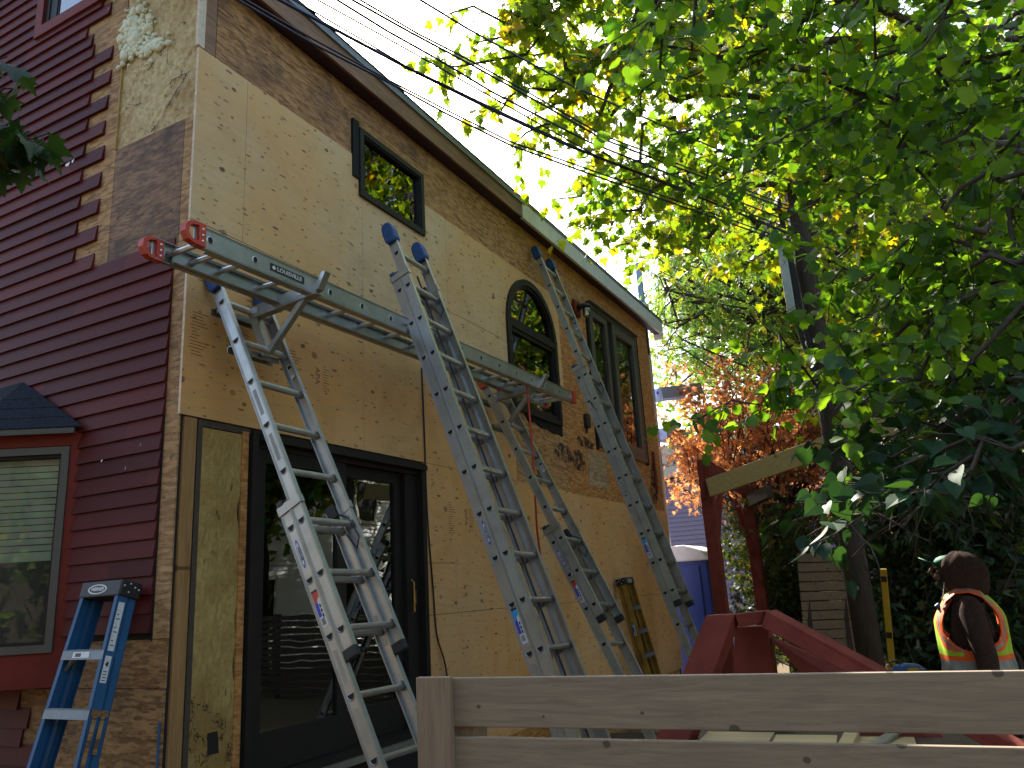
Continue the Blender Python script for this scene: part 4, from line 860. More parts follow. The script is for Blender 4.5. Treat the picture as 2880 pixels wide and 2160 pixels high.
# ------------------------------------------------------------------ PERGOLA
pg = thing('pergola', 'dark red timber pergola with two posts, knee braces and a long pale yellow beam', 'pergola', at(2000, 1725, 10.6))
Pg = Matrix.Translation(pg.location).inverted()
def pgo(mb, n, m_): o = mb.build(n, m_, pg, bevel=.004); o.matrix_local = Pg; return o
tl = at(1981, 1300, 10.6); bl_ = Vector((tl.x, tl.y, GZ)); pgo(MB().box(tl.x-.085, tl.x+.075, tl.y-.08, tl.y+.08, GZ, tl.z+.03), 'post', 'red_stain')
tr_ = at(2100, 1375, 12.2); pgo(MB().box(tr_.x-.08, tr_.x+.08, tr_.y-.08, tr_.y+.08, GZ, tr_.z+.04), 'post', 'red_stain')
pgo(MB().beam((tl.x+.05, tl.y, tl.z-.10), (tr_.x, tr_.y, tr_.z-.02), .08, .20), 'beam', 'red_stain')
pgo(MB().beam((tl.x-.04, tl.y-.1, tl.z+.02), (tl.x-.04, tl.y-.1, tl.z-.5), .035, .06, (1, 0, 0)), 'beam', 'red_stain')
for p, q in ((tl, tr_),):
    dv = (Vector((q.x, q.y, 0))-Vector((p.x, p.y, 0))).normalized()
    pgo(MB().beam((p.x, p.y, p.z-1.25), (p.x+dv.x*.55, p.y+dv.y*.55, p.z-.35), .07, .09), 'knee_brace', 'red_stain')
    pgo(MB().beam((q.x, q.y, q.z-1.2), (q.x-dv.x*.6, q.y-dv.y*.6, q.z-.30), .06, .08), 'knee_brace', 'red_stain'); pgo(MB().beam((q.x+.06, q.y-.1, q.z-1.4), (q.x-.18, q.y-.12, q.z-.15), .05, .07), 'knee_brace', 'red_stain')
b0, b1 = at(1993, 1372, 10.4), at(2560, 1172, 8.6); b1.z = b0.z + (b1.z-b0.z)*1.0
pgo(MB().beam(b0, b1, .045, .24), 'beam', 'beam_yellow')
pgo(MB().beam(at(2112, 1408, 12.0), at(2165, 1382, 11.6), .12, .18), 'beam_end', 'old_wood')
pgo(MB().beam(at(2375, 1225, 9.6), at(2412, 1190, 9.2), .12, .16), 'beam_end', 'red_stain')
# ------------------------------------------------------------------ RED TIMBER FRAME (near, behind the fence)
rd = thing('timber_frame', 'dark red timber frame with slanted post and sloping rail behind the fence', 'timber frame', at(2080, 1980, 3.9))
rd.location.z = GZ; Rg = Matrix.Translation(rd.location).inverted()
def rdo(mb, n, m_='red_stain'): o = mb.build(n, m_, rd, bevel=.005); o.matrix_local = Rg; return o
def slab(name, quad, depth_vec, mat='red_stain'):
    mb = MB(); q = [Vector(p) for p in quad]; dvec = Vector(depth_vec)
    mb.add(q + [p+dvec for p in q], [(0,1,2,3), (7,6,5,4), (0,4,5,1), (1,5,6,2), (2,6,7,3), (3,7,4,0)]); return rdo(mb, name, mat)
d1 = 3.75
slab('post', (at(1984, 1731, d1), at(2066, 1727, d1), at(1880, 2240, d1-.25), at(1780, 2240, d1-.25)), (.02, .10, 0))
slab('cap_beam', (at(2066, 1727, d1), at(2154, 1717, d1+.02), at(2150, 1752, d1+.02), at(2078, 1764, d1)), (.0, .10, .0))
slab('sloping_rail', (at(2154, 1717, d1), at(2960, 2150, d1-.9), at(2960, 2200, d1-.9), at(2140, 1764, d1)), (.03, .10, 0))
slab('post', (at(2064, 1764, d1+.12), at(2160, 1760, d1+.12), at(2215, 2240, d1), at(2065, 2240, d1)), (.0, .10, 0))
slab('stringer', (at(2160, 1790, d1+.13), at(2420, 1900, d1-.1), at(2880, 2240, d1-.6), at(2560, 2240, d1-.4)), (.0, .06, 0))
# ------------------------------------------------------------------ LUMBER AND ODDS SEEN THROUGH THE FENCE GAP
def plank(lab, p0, p1, w, h, mat='lumber', name='lumber_board', cat='lumber', group=None):
    p0, p1 = Vector(p0), Vector(p1); c = (p0+p1)/2; o = MB().beam(p0-c, p1-c, w, h).build(name, mat, None, bevel=.002); o.location = c; return tag(o, lab, cat, group)
hz = .70
tb = thing('sawhorse_table', 'low dark work table carrying pale lumber behind the fence', 'work table', (-.55, 3.85, GZ))
MB().box(-.65, .65, -.38, .45, .955, .985).build('table_top', 'old_wood', tb)
for x in (-.6, .6):
    for y in (-.33, .4): MB().box(x-.04, x+.04, y-.04, y+.04, 0, .955).build('leg', 'old_wood', tb)
plank('pale sheet of new lumber on the work table, left of the thick plank', (-1.08, 3.72, .849), (-.78, 3.74, .849), .42, .022)
plank('thick pale plank with its end grain facing out, on the work table', (-.735, 3.62, .864), (-.49, 3.64, .864), .22, .052)
plank('short pale block lying across the table beside the thick plank', (-.455, 3.50, .862), (-.455, 3.9, .862), .055, .048)
plank('wide pale board right of the thick plank on the work table', (-.42, 3.70, .849), (-.20, 3.72, .849), .42, .022)
plank('grey metal flashing strip laid across the lumber', (-.40, 3.45, .868), (-.28, 4.0, .872), .05, .012, 'alu_warm', 'flashing_strip', 'flashing')
plank('black tray on the ground behind the fence gap', at(1700, 2080, 6.3), at(1880, 2078, 6.0), .3, .05, 'black_rubber', 'tray', 'tray')
stw = MB(); rs = random.Random(5)
for k in range(900):
    c = at(1790+rs.gauss(0, 45), 2062+rs.gauss(0, 10), 6.6); c.z = max(GZ+.01, .03+abs(rs.gauss(0, .05))) if False else c.z
    a = rs.uniform(0, pi); l = rs.uniform(.01, .03); stw.beam((c.x-l*cos(a), c.y-l*sin(a), c.z), (c.x+l*cos(a), c.y+l*sin(a), c.z+rs.uniform(-.012, .012)), .003, .002)
tag(stw.build('sawdust_pile', 'lumber'), kind='stuff', label='heap of wood shavings behind the fence gap')
# ------------------------------------------------------------------ SLATTED SCREEN, BACK FENCE, LEVEL, BAG, PORTABLE TOILET
scn = thing('slatted_screen', 'tall narrow screen of weathered horizontal slats, left of the pole foot', 'screen', at(2330, 1890, 9.0)); sg = Matrix.Translation(scn.location).inverted()
c0, c1 = at(2240, 1557, 9.0), at(2370, 1555, 8.9); e0, e1 = at(2268, 1860, 9.0), at(2412, 1852, 8.9)
for k in range(13):
    f0 = k/12*1.08; f1 = f0+.078
    p = [c0.lerp(e0, f0), c1.lerp(e1, f0), c1.lerp(e1, f1), c0.lerp(e0, f1)]
    o = MB().add(p + [q+Vector((0, .03, 0)) for q in p], [(0,1,2,3), (7,6,5,4), (0,4,5,1), (1,5,6,2), (2,6,7,3), (3,7,4,0)]).build('slat', 'fence_wood', scn); o.matrix_local = sg
for f in (.12, .88):
    a, b = c0.lerp(c1, f), e0.lerp(e1, f); o = MB().beam(a+Vector((0, .06, 0)), b+Vector((0, .06, -.3)), .05, .05, (0, 1, 0)).build('batten', 'old_wood', scn); o.matrix_local = sg
bf = thing('slat_fence', 'dark horizontal slat fence behind the worker, light showing through its gaps', 'fence', (2.2, 11.6, GZ))
for k in range(12): MB().box(-2.9, 5.5, 0, .02, .10+k*.118, .195+k*.118).build('slat', 'old_wood', bf)
for x in (-2.8, -1.3, .2, 1.7, 3.2): MB().box(x-.05, x+.05, .02, .11, 0, 1.52).build('post', 'old_wood', bf)
lv = thing('spirit_level', 'long yellow spirit level standing upright between the pole and the worker', 'spirit level', at(2517, 1920, 5.9)); lg = Matrix.Translation(lv.location).inverted()
lvt, lvb = at(2484, 1600, 5.95), at(2517, 1960, 5.9)
plain('level_yellow', (.36, .25, .015), .45, var=.08)
o = MB().beam(lvt, lvb, .046, .022, (0, -1, 0)).build('body', 'level_yellow', lv, bevel=.003); o.matrix_local = lg
for f in (.08, .52, .93):
    a = lvt.lerp(lvb, f-.022)+Vector((0, -.014, 0)); b = lvt.lerp(lvb, f+.022)+Vector((0, -.014, 0)); o = MB().beam(a, b, .038, .006, (0, -1, 0)).build('vial', 'dark', lv); o.matrix_local = lg
ba = at(2555, 1885, 4.9); bag = thing('tool_case', 'small blue tool case with a yellow patch, resting left of the worker', 'tool case', ba)
MB().box(-.10, .10, -.05, .05, -.06, .012).ball((0, 0, .0), (.10, .05, .045)).build('body', 'boot_blue', bag, bevel=.01); MB().box(.0, .06, -.056, -.052, -.03, .02).build('patch', 'level_yellow', bag); MB().path([(-.09, 0, .02), (-.10, 0, .05), (-.06, 0, .06), (-.02, 0, .04)], .008, 6).build('handle', 'black_rubber', bag)
stand = MB().box(-.3, .3, -.2, .2, GZ-ba.z, -.062).build('crate_stack', 'old_wood'); stand.location = ba; tag(stand, 'dark wooden crate under the blue tool case', 'crate')
pt = thing('portable_toilet', 'blue portable toilet with a white domed roof behind the ladders', 'portable toilet', at(1934, 1700, 13.0)); pt.location.z = GZ
pr = [(-.55, -.55), (.55, -.55), (.55, .55), (-.55, .55)]
MB().box(-.55, .55, -.55, .55, 0, 2.02).build('cabin', 'porta_blue', pt, bevel=.03)
MB().box(-.42, .42, -.575, -.552, .12, 1.92).build('door', 'porta_blue', pt, bevel=.01); MB().prism([(-.60, 0), (.60, 0), (.50, .16), (.2, .26), (-.2, .26), (-.50, .16)], lambda a, b: (a, -.6, 2.0+b), lambda a, b: (a, .6, 2.0+b)).build('roof', 'white_paint', pt, bevel=.03)
# staging pole and platforms at the far end of the house
plain('stage_blue', (.30, .38, .55), .45, .3, var=.1)
sp1 = Vector((-3.88, 12.78, GZ)); stg = thing('staging_pole', 'pale blue metal staging pole at the far end of the house, rising above the roof', 'staging pole', sp1)
MB().box(-.045, .045, -.045, .045, 0, 7.28).build('pole', 'stage_blue', stg, bevel=.004); MB().box(-.09, .09, -.09, .09, 6.42, 6.49).box(-.07, .12, -.1, .07, 6.34, 6.38).build('bracket', 'alu', stg)
for (px0, py0_, px1, py1_, lab) in ((1842, 1112, 1955, 1098, 'upper blue grey staging platform sticking out past the far corner of the house'), (1850, 1222, 1905, 1228, 'lower blue grey staging platform sticking out past the far corner of the house')):
    a, b = at(px0, py0_, 13.6), at(px1, py1_, 14.2); ob_ = thing('staging_platform', lab, 'platform', a, group='staging platforms')
    ob_m = MB().beam((0, 0, 0), b-a, .35, .20); ob_m.build('deck', 'stage_blue', ob_)
    r_ = MB(); 
    for k in range(4): q = (b-a)*(.15+.25*k); r_.ball(q+Vector((0, -.18, 0)), (.035, .01, .03), nu=8, nv=5)
    r_.build('end_hole', 'ink_blue', ob_)
# ------------------------------------------------------------------ NEIGHBOURING HOUSES, ADDED SKY BLOCKER
fh = thing('far_house', 'lilac grey clapboard house with white trim behind the red maple', 'house', (0, 21, GZ))
for k in range(36): pass
cm = MB(); cm.box(-10, 2.5, 0, 4, 0, 4.4)
for k in range(36): z = .12*k; cm.add([(-10.02, -.03, z), (2.52, -.03, z), (2.52, -.005, z+.12), (-10.02, -.005, z+.12)], [(0,1,2,3)]); cm.add([(-10.02, -.03, z), (2.52, -.03, z), (2.52, 0, z), (-10.02, 0, z)], [(3,2,1,0)])
cm.build('wall', 'lilac', fh); MB().prism([(-.3, 4.4), (4.3, 4.4), (2, 5.7)], lambda a, b: (-10.4, a, b), lambda a, b: (2.9, a, b)).build('roof', 'shingle_dark', fh)
for x in (-3.3, -.6): f_ = frame_box(MB(), x, x+.9, 1.1, 2.6, .10, lambda a, z, d: (a, -d, z), 0, 0, .06).build('window', 'white_paint', fh); MB().box(x+.1, x+.8, -.035, -.031, 1.2, 2.5).build('pane', 'dark', f_)
nh = thing('white_house', 'white clapboard neighbouring house across the yard', 'house', (8.2, 17, GZ))
bh = thing('sky_blocker', 'dark brown house shape added behind the camera to block skylight', 'house', (-3, -5.5, GZ))  # unseen building, added to cut the skylight on fence and left wall
MB().box(-9, 11, -7, 0, 0, 5.6).build('wall', 'old_wood', bh); MB().prism([(-7.4, 5.6), (.4, 5.6), (-3.5, 8.2)], lambda a, b: (-9.4, a, b), lambda a, b: (11.4, a, b)).build('roof', 'shingle_dark', bh)
cm = MB(); cm.box(0, 7, -11, 11, 0, 6.2)
for k in range(50): z = .125*k; cm.add([(-.035, -11, z), (-.035, 11, z), (-.005, 11, z+.125), (-.005, -11, z+.125)], [(3,2,1,0)]); cm.add([(-.035, -11, z), (-.035, 11, z), (0, 11, z), (0, -11, z)], [(0,1,2,3)])
cm.build('wall', 'white_siding', nh); MB().prism([(-.4, 6.2), (7.4, 6.2), (3.5, 9)], lambda a, b: (a, -11.4, b), lambda a, b: (a, 11.4, b)).build('roof', 'shingle_dark', nh)
for y in (-6, -2, 2.4, 6):
    for z in (1.1, 4.0): f_ = frame_box(MB(), y, y+1.0, z, z+1.4, .10, lambda a, z_, d: (-d, a, z_), 0, 0, .07).build('window', 'white_paint', nh); MB().box(-.045, -.04, y+.1, y+.9, z+.1, z+1.3).build('pane', 'dark', f_)
# ------------------------------------------------------------------ FOLIAGE
def leaf_tmpl(half, fold=.10, curl=.12):
    """half outline [(x,y)..] from base to tip -> folded two-sided leaf, tip along +Y, normal +Z"""
    vs = []; n = len(half)
    for i, (x, y) in enumerate(half): vs.append((0, y if i in (0, n-1) else y, -curl*y*y))
    for x, y in half: vs.append((x, y, fold*x - curl*y*y))
    for x, y in half: vs.append((-x, y, fold*x - curl*y*y))
    ys = [p[1] for p in half]
    spine = [(0, 0.0, 0.0), (0, .35, -curl*.12), (0, .7, -curl*.5), (0, ys[-1], -curl*ys[-1]**2)]
    v = []; f = []
    for sgn in (1, -1):
        b = len(v); v += [(sgn*x, y, fold*x - curl*y*y) for x, y in half]; c = len(v); v.append((0, .38, -curl*.14))
        for i in range(len(half)-1): f.append((c, b+i, b+i+1) if sgn > 0 else (c, b+i+1, b+i))
    return np.array(v, float), f
T_BIG = leaf_tmpl([(0, 0), (.20, -.08), (.40, .02), (.50, .20), (.46, .36), (.36, .48), (.40, .66), (.24, .78), (.10, .80), (0, .90)])
T_HEART = leaf_tmpl([(0, .02), (.16, -.08), (.36, -.02), (.47, .18), (.44, .42), (.30, .64), (.12, .82), (0, 1.0)], .16, .2)
T_MAPLE = leaf_tmpl([(0, 0), (.16, .02), (.42, -.10), (.34, .14), (.62, .30), (.40, .36), (.46, .58), (.22, .52), (.16, .72), (0, 1.0)], .08, .15)
T_STAR = leaf_tmpl([(0, 0), (.40, -.22), (.14, .16), (.62, .30), (.16, .34), (.34, .78), (.08, .45), (0, 1.0)], .05, .15)
T_LONG = leaf_tmpl([(0, 0), (.16, .15), (.20, .40), (.12, .72), (0, 1.0)], .15, .1)
def frond(n=8, L=1.0, lw=.055, ll=.17):
    v = []; f = []
    for k in range(n):
        y = L*(.12+.86*k/n); s_ = 1-.45*abs(k/n-.4)
        for sg in (-1, 1):
            b = len(v); a = R(68); d = (sg*sin(a), cos(a)); p = (-d[1]*sg, d[0]*sg); z = -.15*y*y
            for (u, w) in ((0, 0), (.5, 1), (1, 0), (.5, -1)): v.append((d[0]*u*ll*s_+p[0]*w*lw*s_, y+d[1]*u*ll*s_+p[1]*w*lw*s_, z-.03*u))
            f += [(b, b+1, b+2), (b, b+2, b+3)]
    b = len(v); v += [(-.008, 0, 0), (.008, 0, 0), (.004, L, -.15)]; f.append((b, b+1, b+2))
    return np.array(v, float), f
T_FROND = frond()
def leaves(name, parent, mat, tmpl, pos, size, tip=None, flat=.55, droop=.35, tipmix=.6, seed=1):
    g = np.random.default_rng(seed); N = len(pos); pos = np.asarray(pos, float)
    nrm = g.normal(size=(N, 3))*flat + np.array((0, 0, 1.0)); nrm /= np.linalg.norm(nrm, axis=1, keepdims=True)
    az = g.uniform(0, 2*pi, N); t0 = np.stack([np.cos(az), np.sin(az), np.zeros(N)], 1)
    if tip is not None: t0 = t0*(1-tipmix) + np.asarray(tip)*tipmix
    t0[:, 2] -= droop*g.uniform(.2, 1.6, N)
    X = np.cross(t0, nrm); X /= np.linalg.norm(X, axis=1, keepdims=True)+1e-9; Y = t0/np.linalg.norm(t0, axis=1, keepdims=True); Z = np.cross(X, Y)
    tv, tf = tmpl; nv = len(tv); sz = np.asarray(size).reshape(-1, 1, 1)
    cw = g.uniform(.85, 1.15, (N, 1, 1))
    V = (tv[None, :, 0:1]*X[:, None, :]*cw + tv[None, :, 1:2]*Y[:, None, :] + tv[None, :, 2:3]*Z[:, None, :])*sz + pos[:, None, :]
    V = V.reshape(-1, 3); F = np.array(tf, int); nf = len(F); FF = (F[None] + (np.arange(N)*nv)[:, None, None]).reshape(-1, 3)
    me = bpy.data.meshes.new(name); me.vertices.add(len(V)); me.vertices.foreach_set('co', V.ravel().astype(np.float32))
    me.loops.add(FF.size); me.loops.foreach_set('vertex_index', FF.ravel().astype(np.int32))
    me.polygons.add(len(FF)); me.polygons.foreach_set('loop_start', np.arange(0, FF.size, 3, dtype=np.int32)); me.polygons.foreach_set('loop_total', np.full(len(FF), 3, np.int32))
    me.update(calc_edges=True); me.materials.append(M[mat])
    at_ = me.attributes.new('leafrand', 'FLOAT', 'FACE'); at_.data.foreach_set('value', np.repeat(g.random(N), nf).astype(np.float32))
    o = bpy.data.objects.new(name, me); COL.objects.link(o)
    if parent is not None: o.parent = parent; o.matrix_local = Matrix.Translation(-parent.location)
    return o
def wob(p0, p1, n=6, amp=.1, sag=0.0, r=rnd):
    p0, p1 = Vector(p0), Vector(p1); L = (p1-p0).length; out = []
    for i in range(n+1):
        t_ = i/n; p = p0.lerp(p1, t_); e = sin(pi*t_)
        p += Vector((r.gauss(0, 1), r.gauss(0, 1), r.gauss(0, 1)))*amp*e*L*.12 + Vector((0, 0, sag*4*t_*(1-t_))); out.append(p)
    return out
def grow(tree, limbs, mat, tmpl, twig=(.25, .6), per_m=5, leaf_gap=.06, size=(.09, .13), flat=.6, droop=.4, seed=5, start=.1, spread=(1, 1, .45), twig_r=.004, sub=True, zmin=None, keep=None):
    """limbs: (points, r0, r1). makes limbs+twigs mesh and leaves mesh as parts of tree"""
    r = random.Random(seed); wood = MB(); P = []; T = []; Sz = []
    for pts, r0, r1 in limbs:
        n = len(pts); wood.path(pts, [r0+(r1-r0)*i/(n-1) for i in range(n)], 7, cap=False)
        for i in range(n-1):
            seg = pts[i+1]-pts[i]; L = seg.length; k = L*per_m; k = int(k)+(r.random() < k-int(k))
            if (i+.5)/(n-1) < start: continue
            for _ in range(k):
                b = pts[i]+seg*r.random(); fwd = seg.normalized()
                dr = Vector((r.gauss(0, spread[0]), r.gauss(0, spread[1]), r.gauss(0, spread[2]))).normalized(); dr = (dr+fwd*.7+Vector((0, 0, -.08))).normalized()
                tl_ = r.uniform(*twig); q = [b]; dd = dr.copy()
                m_ = 4
                for s in range(m_): dd = (dd+Vector((r.gauss(0, .22), r.gauss(0, .22), r.gauss(0, .15)-.06))).normalized(); q.append(q[-1]+dd*tl_/m_)
                wood.path(q, [twig_r*(1.25-.2*s) for s in range(len(q))], 3, cap=False)
                s = tl_*.12
                while s < tl_:
                    u = s/tl_*m_; i0 = min(int(u), m_-1); p = q[i0].lerp(q[i0+1], u-i0); dirn = (q[i0+1]-q[i0]).normalized()
                    sd_ = Vector((r.gauss(0, 1), r.gauss(0, 1), r.gauss(0, .5))).normalized(); pet = leaf_gap*r.uniform(.3, .9)
                    if keep and not keep(p): s += leaf_gap; continue
                    P.append(tuple(p+sd_*pet)); T.append(tuple((dirn*.5+sd_).normalized())); Sz.append(r.uniform(*size)*(1-.25*r.random()**3)); s += leaf_gap*r.uniform(.6, 1.5)
    wo = wood.build('branches', 'bark', tree, True); wo.matrix_local = Matrix.Translation(-tree.location)
    return leaves('crown', tree, mat, tmpl, P, Sz, T, flat, droop, .65, seed)
def trunk(tree, pts, rads, mat='bark'):
    o = MB().path(pts, rads, 14).build('trunk', mat, tree, True); o.matrix_local = Matrix.Translation(-tree.location); return o
def limb_px(p0, p1, n=7, amp=.5, sag=.0): return wob(at(*p0), at(*p1), n, amp, sag)
# --- foreground tree (rounded leaves), trunk outside the frame on the right
fx, fy = 4.3, 5.2
ft = thing('broadleaf_tree', 'large tree reaching in from the right edge with broad rounded green leaves', 'tree', (fx, fy, GZ))
trunk(ft, [(fx, fy, GZ), (fx-.05, fy+.05, 2.5), (fx-.15, fy+.2, 5.5), (fx-.3, fy+.4, 9)], [.26, .21, .16, .09])
rows = [  # start (px,py,depth) -> end
 ((2950, -60, 5.2), (2080, 200, 5.6)), ((2980, 60, 4.8), (2250, 420, 5.2)), ((2960, 180, 5.0), (2000, 530, 6.2)), ((2900, 120, 6.2), (1750, 470, 6.8)),
 ((3000, 250, 4.6), (2400, 560, 4.9)), ((2980, 330, 5.6), (2200, 620, 6.2)), ((2960, 430, 4.4), (2330, 800, 4.7)), ((3000, 520, 5.2), (2380, 920, 5.4)),
 ((2750, 330, 6.8), (1650, 570, 7.6)), ((2950, 20, 5.8), (2000, 330, 6.4)), ((2980, 260, 6.6), (2250, 480, 6.9)), ((3000, 650, 6.2), (2450, 820, 6.4)), ((3000, 600, 4.4), (2420, 900, 4.6)), ((2980, 700, 4.0), (2300, 1060, 4.9)), ((3000, 780, 4.8), (1960, 1180, 5.4)), ((3000, 880, 3.9), (2350, 1150, 4.2)),
 ((2500, -150, 5.2), (1900, 230, 5.8)), ((2300, -220, 5.6), (1750, 60, 6.2)), ((2750, -200, 4.4), (2300, 150, 4.6)), ((2920, -200, 3.9), (2560, 160, 4.0)),
 ((2150, -200, 5.0), (1800, 330, 5.4)), ((1930, -150, 4.3), (1800, 90, 4.2)),
]
low = [((3000, 1080, 3.9), (2360, 1370, 4.3)), ((3000, 1150, 3.6), (2280, 1480, 4.0)), ((3000, 1120, 4.6), (2420, 1250, 4.8)), ((3000, 1200, 4.3), (2500, 1400, 4.3)), ((3000, 1000, 4.2), (2330, 1270, 4.5)), ((3000, 1250, 3.5), (2380, 1480, 3.5)), ((2980, 1300, 3.7), (2400, 1490, 3.6)), ((3000, 1190, 4.8), (2480, 1360, 4.8)), ((3000, 1050, 5.2), (2440, 1120, 5.4)), ((3020, 1220, 5.4), (2520, 1340, 5.6))]
lf = []
for a, b in rows+low:
    s_ = at(*a); h = s_.z+.3; base = Vector((fx-.15, fy+.15, max(1.6, min(8.5, h*.95)))); w_ = wob(base, s_, 4, .4); lf.append((w_[:-1] + limb_px(a, b, 9, .7, .06), .035, .006))
hi_l = []
for a, b in rows:
    s_ = at(*a); base = Vector((fx-.15, fy+.15, max(1.6, min(8.5, (s_.z+.3)*.95))))
    w_ = wob(base, s_, 4, .4); hi_l.append((w_[:-1] + limb_px(a, b, 10, .7, .06), .026, .005))
lo_l = []
for a, b in low:
    s_ = at(*a); base = Vector((fx-.1, fy+.1, max(1.5, s_.z*.9))); w_ = wob(base, s_, 4, .4); lo_l.append((w_[:-1] + limb_px(a, b, 9, .6, .05), .020, .004))
grow(ft, hi_l, 'leaf_big', T_BIG, (.22, .62), 10.5, .065, (.075, .115), .65, .5, 11, .10, (1, 1, .6))
ft2 = thing('broadleaf_tree', 'low branches coloured dark for shade, with very large leaves, hanging at the right, below the big tree crown', 'tree', (4.9, 3.6, GZ))
trunk(ft2, [(4.9, 3.6, GZ), (4.8, 3.7, 2.0), (4.6, 3.9, 4.0)], [.12, .10, .06])
lo2 = [([Vector((4.7, 3.8, max(1.2, l[0][0].z)))] + l[0][2:], l[1], l[2]) for l in lo_l]
grow(ft2, lo2, 'leaf_low_shaded', T_HEART, (.2, .55), 9.5, .075, (.08, .13), .6, .5, 12, .08, (1, 1, .5), keep=lambda p: not (p.x > -.32 and p.z < 1.84))
# --- maple, upper middle
mt = thing('maple_tree', 'maple with pointed yellow green leaves spreading over the overhead wires', 'tree', (2.9, 12.5, GZ))
trunk(mt, [(2.9, 12.5, GZ), (2.85, 12.4, 4), (2.6, 12.2, 8), (2.2, 12, 11)], [.28, .24, .18, .1])
ml = []
for a, b in [((2050, -80, 8.2), (1340, 120, 7.2)), ((1900, -60, 7.8), (1260, 40, 7.2)), ((2000, 40, 8.0), (1235, 190, 7.2)), ((1850, 60, 8.0), (1400, 330, 7.6)), ((2000, 160, 8.5), (1480, 330, 8.0)), ((1980, 260, 8.8), (1430, 420, 8.3)), ((2050, 350, 9), (1560, 560, 8.8)),
             ((2100, 450, 9), (1640, 640, 8.6)), ((2150, 600, 9.5), (1740, 690, 9)), ((2200, 100, 9), (1700, 200, 8.6)), ((2400, 640, 9.8), (2000, 760, 9.6)), ((1750, -120, 7.6), (1420, 60, 7.4)), ((2100, 520, 9.2), (1700, 560, 9.0))]:
    s_ = at(*a); ml.append((wob((2.5, 12.1, min(9.5, s_.z+1)), s_, 4, .5)[:-1] + limb_px(a, b, 9, .8, .05), .05, .008))
grow(mt, ml, 'leaf_maple', T_MAPLE, (.3, .8), 9.5, .07, (.10, .15), .7, .45, 21, .15, (1, 1, .6))
mt2 = thing('maple_tree', 'second yellow green maple glowing behind the pole at the right', 'tree', (2.6, 15.5, GZ))
trunk(mt2, [(2.6, 15.5, GZ), (2.6, 15.4, 4), (2.3, 15.2, 9)], [.25, .2, .1])
ml = []; rs = random.Random(31)
for k in range(26):
    a = (rs.uniform(2500, 2950), rs.uniform(500, 1150), 13.5); b = (a[0]-rs.uniform(150, 450), a[1]+rs.uniform(-60, 160), rs.uniform(10.5, 13)); s_ = at(*a)
    ml.append((wob((2.5, 15.3, min(8, max(2.5, s_.z))), s_, 3, .4)[:-1] + limb_px(a, b, 7, .8, .05), .04, .008))
grow(mt2, ml, 'leaf_maple', T_MAPLE, (.4, .9), 4.2, .10, (.12, .17), .7, .45, 22, .3, (1, 1, .7))
# --- locust with feathery compound leaves, behind the pole
lc = thing('locust_tree', 'tall locust with feathery compound leaves behind the utility pole', 'tree', (-.4, 17.0, GZ))
trunk(lc, [(-.4, 17, GZ), (-.5, 17, 4), (-.7, 16.8, 9), (-.9, 16.5, 14)], [.26, .22, .16, .08])
ll = []; rs = random.Random(41)
for k in range(54):
    a = (rs.uniform(1950, 2350), rs.uniform(-100, 1000), 15.5); u = rs.random()
    lim = 1560+max(0, (a[1]-100))*.36
    b = (max(lim, a[0]-rs.uniform(150, 520)), a[1]+rs.uniform(-100, 130), rs.uniform(12.8, 15.5)); s_ = at(*a)
    ll.append((wob((-.7, 16.8, min(12, max(3, s_.z-.5))), s_, 3, .5)[:-1] + limb_px(a, b, 7, .8, .1), .05, .008))
grow(lc, ll, 'leaf_locust', T_FROND, (.4, 1.0), 2.6, .15, (.28, .42), .6, .5, 42, .35, (1, 1, .6), .006)
lc2 = thing('locust_tree', 'feathery green tree low behind the far corner of the house', 'tree', (-1.5, 19.0, GZ))
trunk(lc2, [(-1.5, 19, GZ), (-1.5, 19, 4), (-1.6, 18.8, 7)], [.16, .13, .06])
ll = []
for k in range(16):
    a = (rs.uniform(1950, 2200), rs.uniform(720, 1050), 17); b = (a[0]-rs.uniform(80, 300), a[1]+rs.uniform(-60, 60), rs.uniform(15.5, 17)); s_ = at(*a)
    b = (max(1850, b[0]), b[1], b[2]); ll.append((wob((-1.6, 18.9, min(6.8, max(3, s_.z-.5))), s_, 3, .5)[:-1] + limb_px(a, b, 6, .8, .1), .04, .008))
grow(lc2, ll, 'leaf_locust', T_FROND, (.4, .9), 2.6, .15, (.28, .42), .6, .5, 43, .35, (1, 1, .6), .006)
# --- red Japanese maple
jm = thing('red_maple', 'small maple with orange red leaves between the house corner and the utility pole', 'tree', (-2.4, 14.2, GZ))
trunk(jm, [(-2.4, 14.2, GZ), (-2.35, 14.2, 1.0), (-2.4, 14.1, 2.0)], [.09, .08, .06])
jl = []; rs = random.Random(51)
for k in range(160):
    ex, ey = rs.uniform(1865, 2450), rs.uniform(985, 1480); ey = max(ey, 955+abs(ex-2150)*.08); d = rs.uniform(12.6, 14.8)
    e_ = at(ex, ey, d); b_ = Vector((-2.4, 14.1, rs.uniform(1.2, 2.0))); jl.append((wob(b_, e_, 7, .6, .25), .022, .004))
grow(jm, jl, 'leaf_red', T_STAR, (.2, .5), 8.0, .05, (.075, .12), .5, .6, 52, .6, (1, 1, .4), .003)
jm2 = thing('shrub', 'dark green leafy shrub below the red maple, behind the pergola posts', 'shrub', (-1.6, 13.4, GZ))
jl = []
for k in range(90):
    ex, ey = rs.uniform(2010, 2360), rs.uniform(1400, 1780); d = rs.uniform(11.9, 13.4); e_ = at(ex, ey, d); jl.append((wob((-1.6+rs.uniform(-.5, .5), 13.4, GZ), e_, 6, .5, .1), .014, .003))
grow(jm2, jl, 'leaf_shrub', T_STAR, (.2, .5), 10.0, .045, (.065, .11), .7, .5, 53, .3, (1, 1, .6), .003)
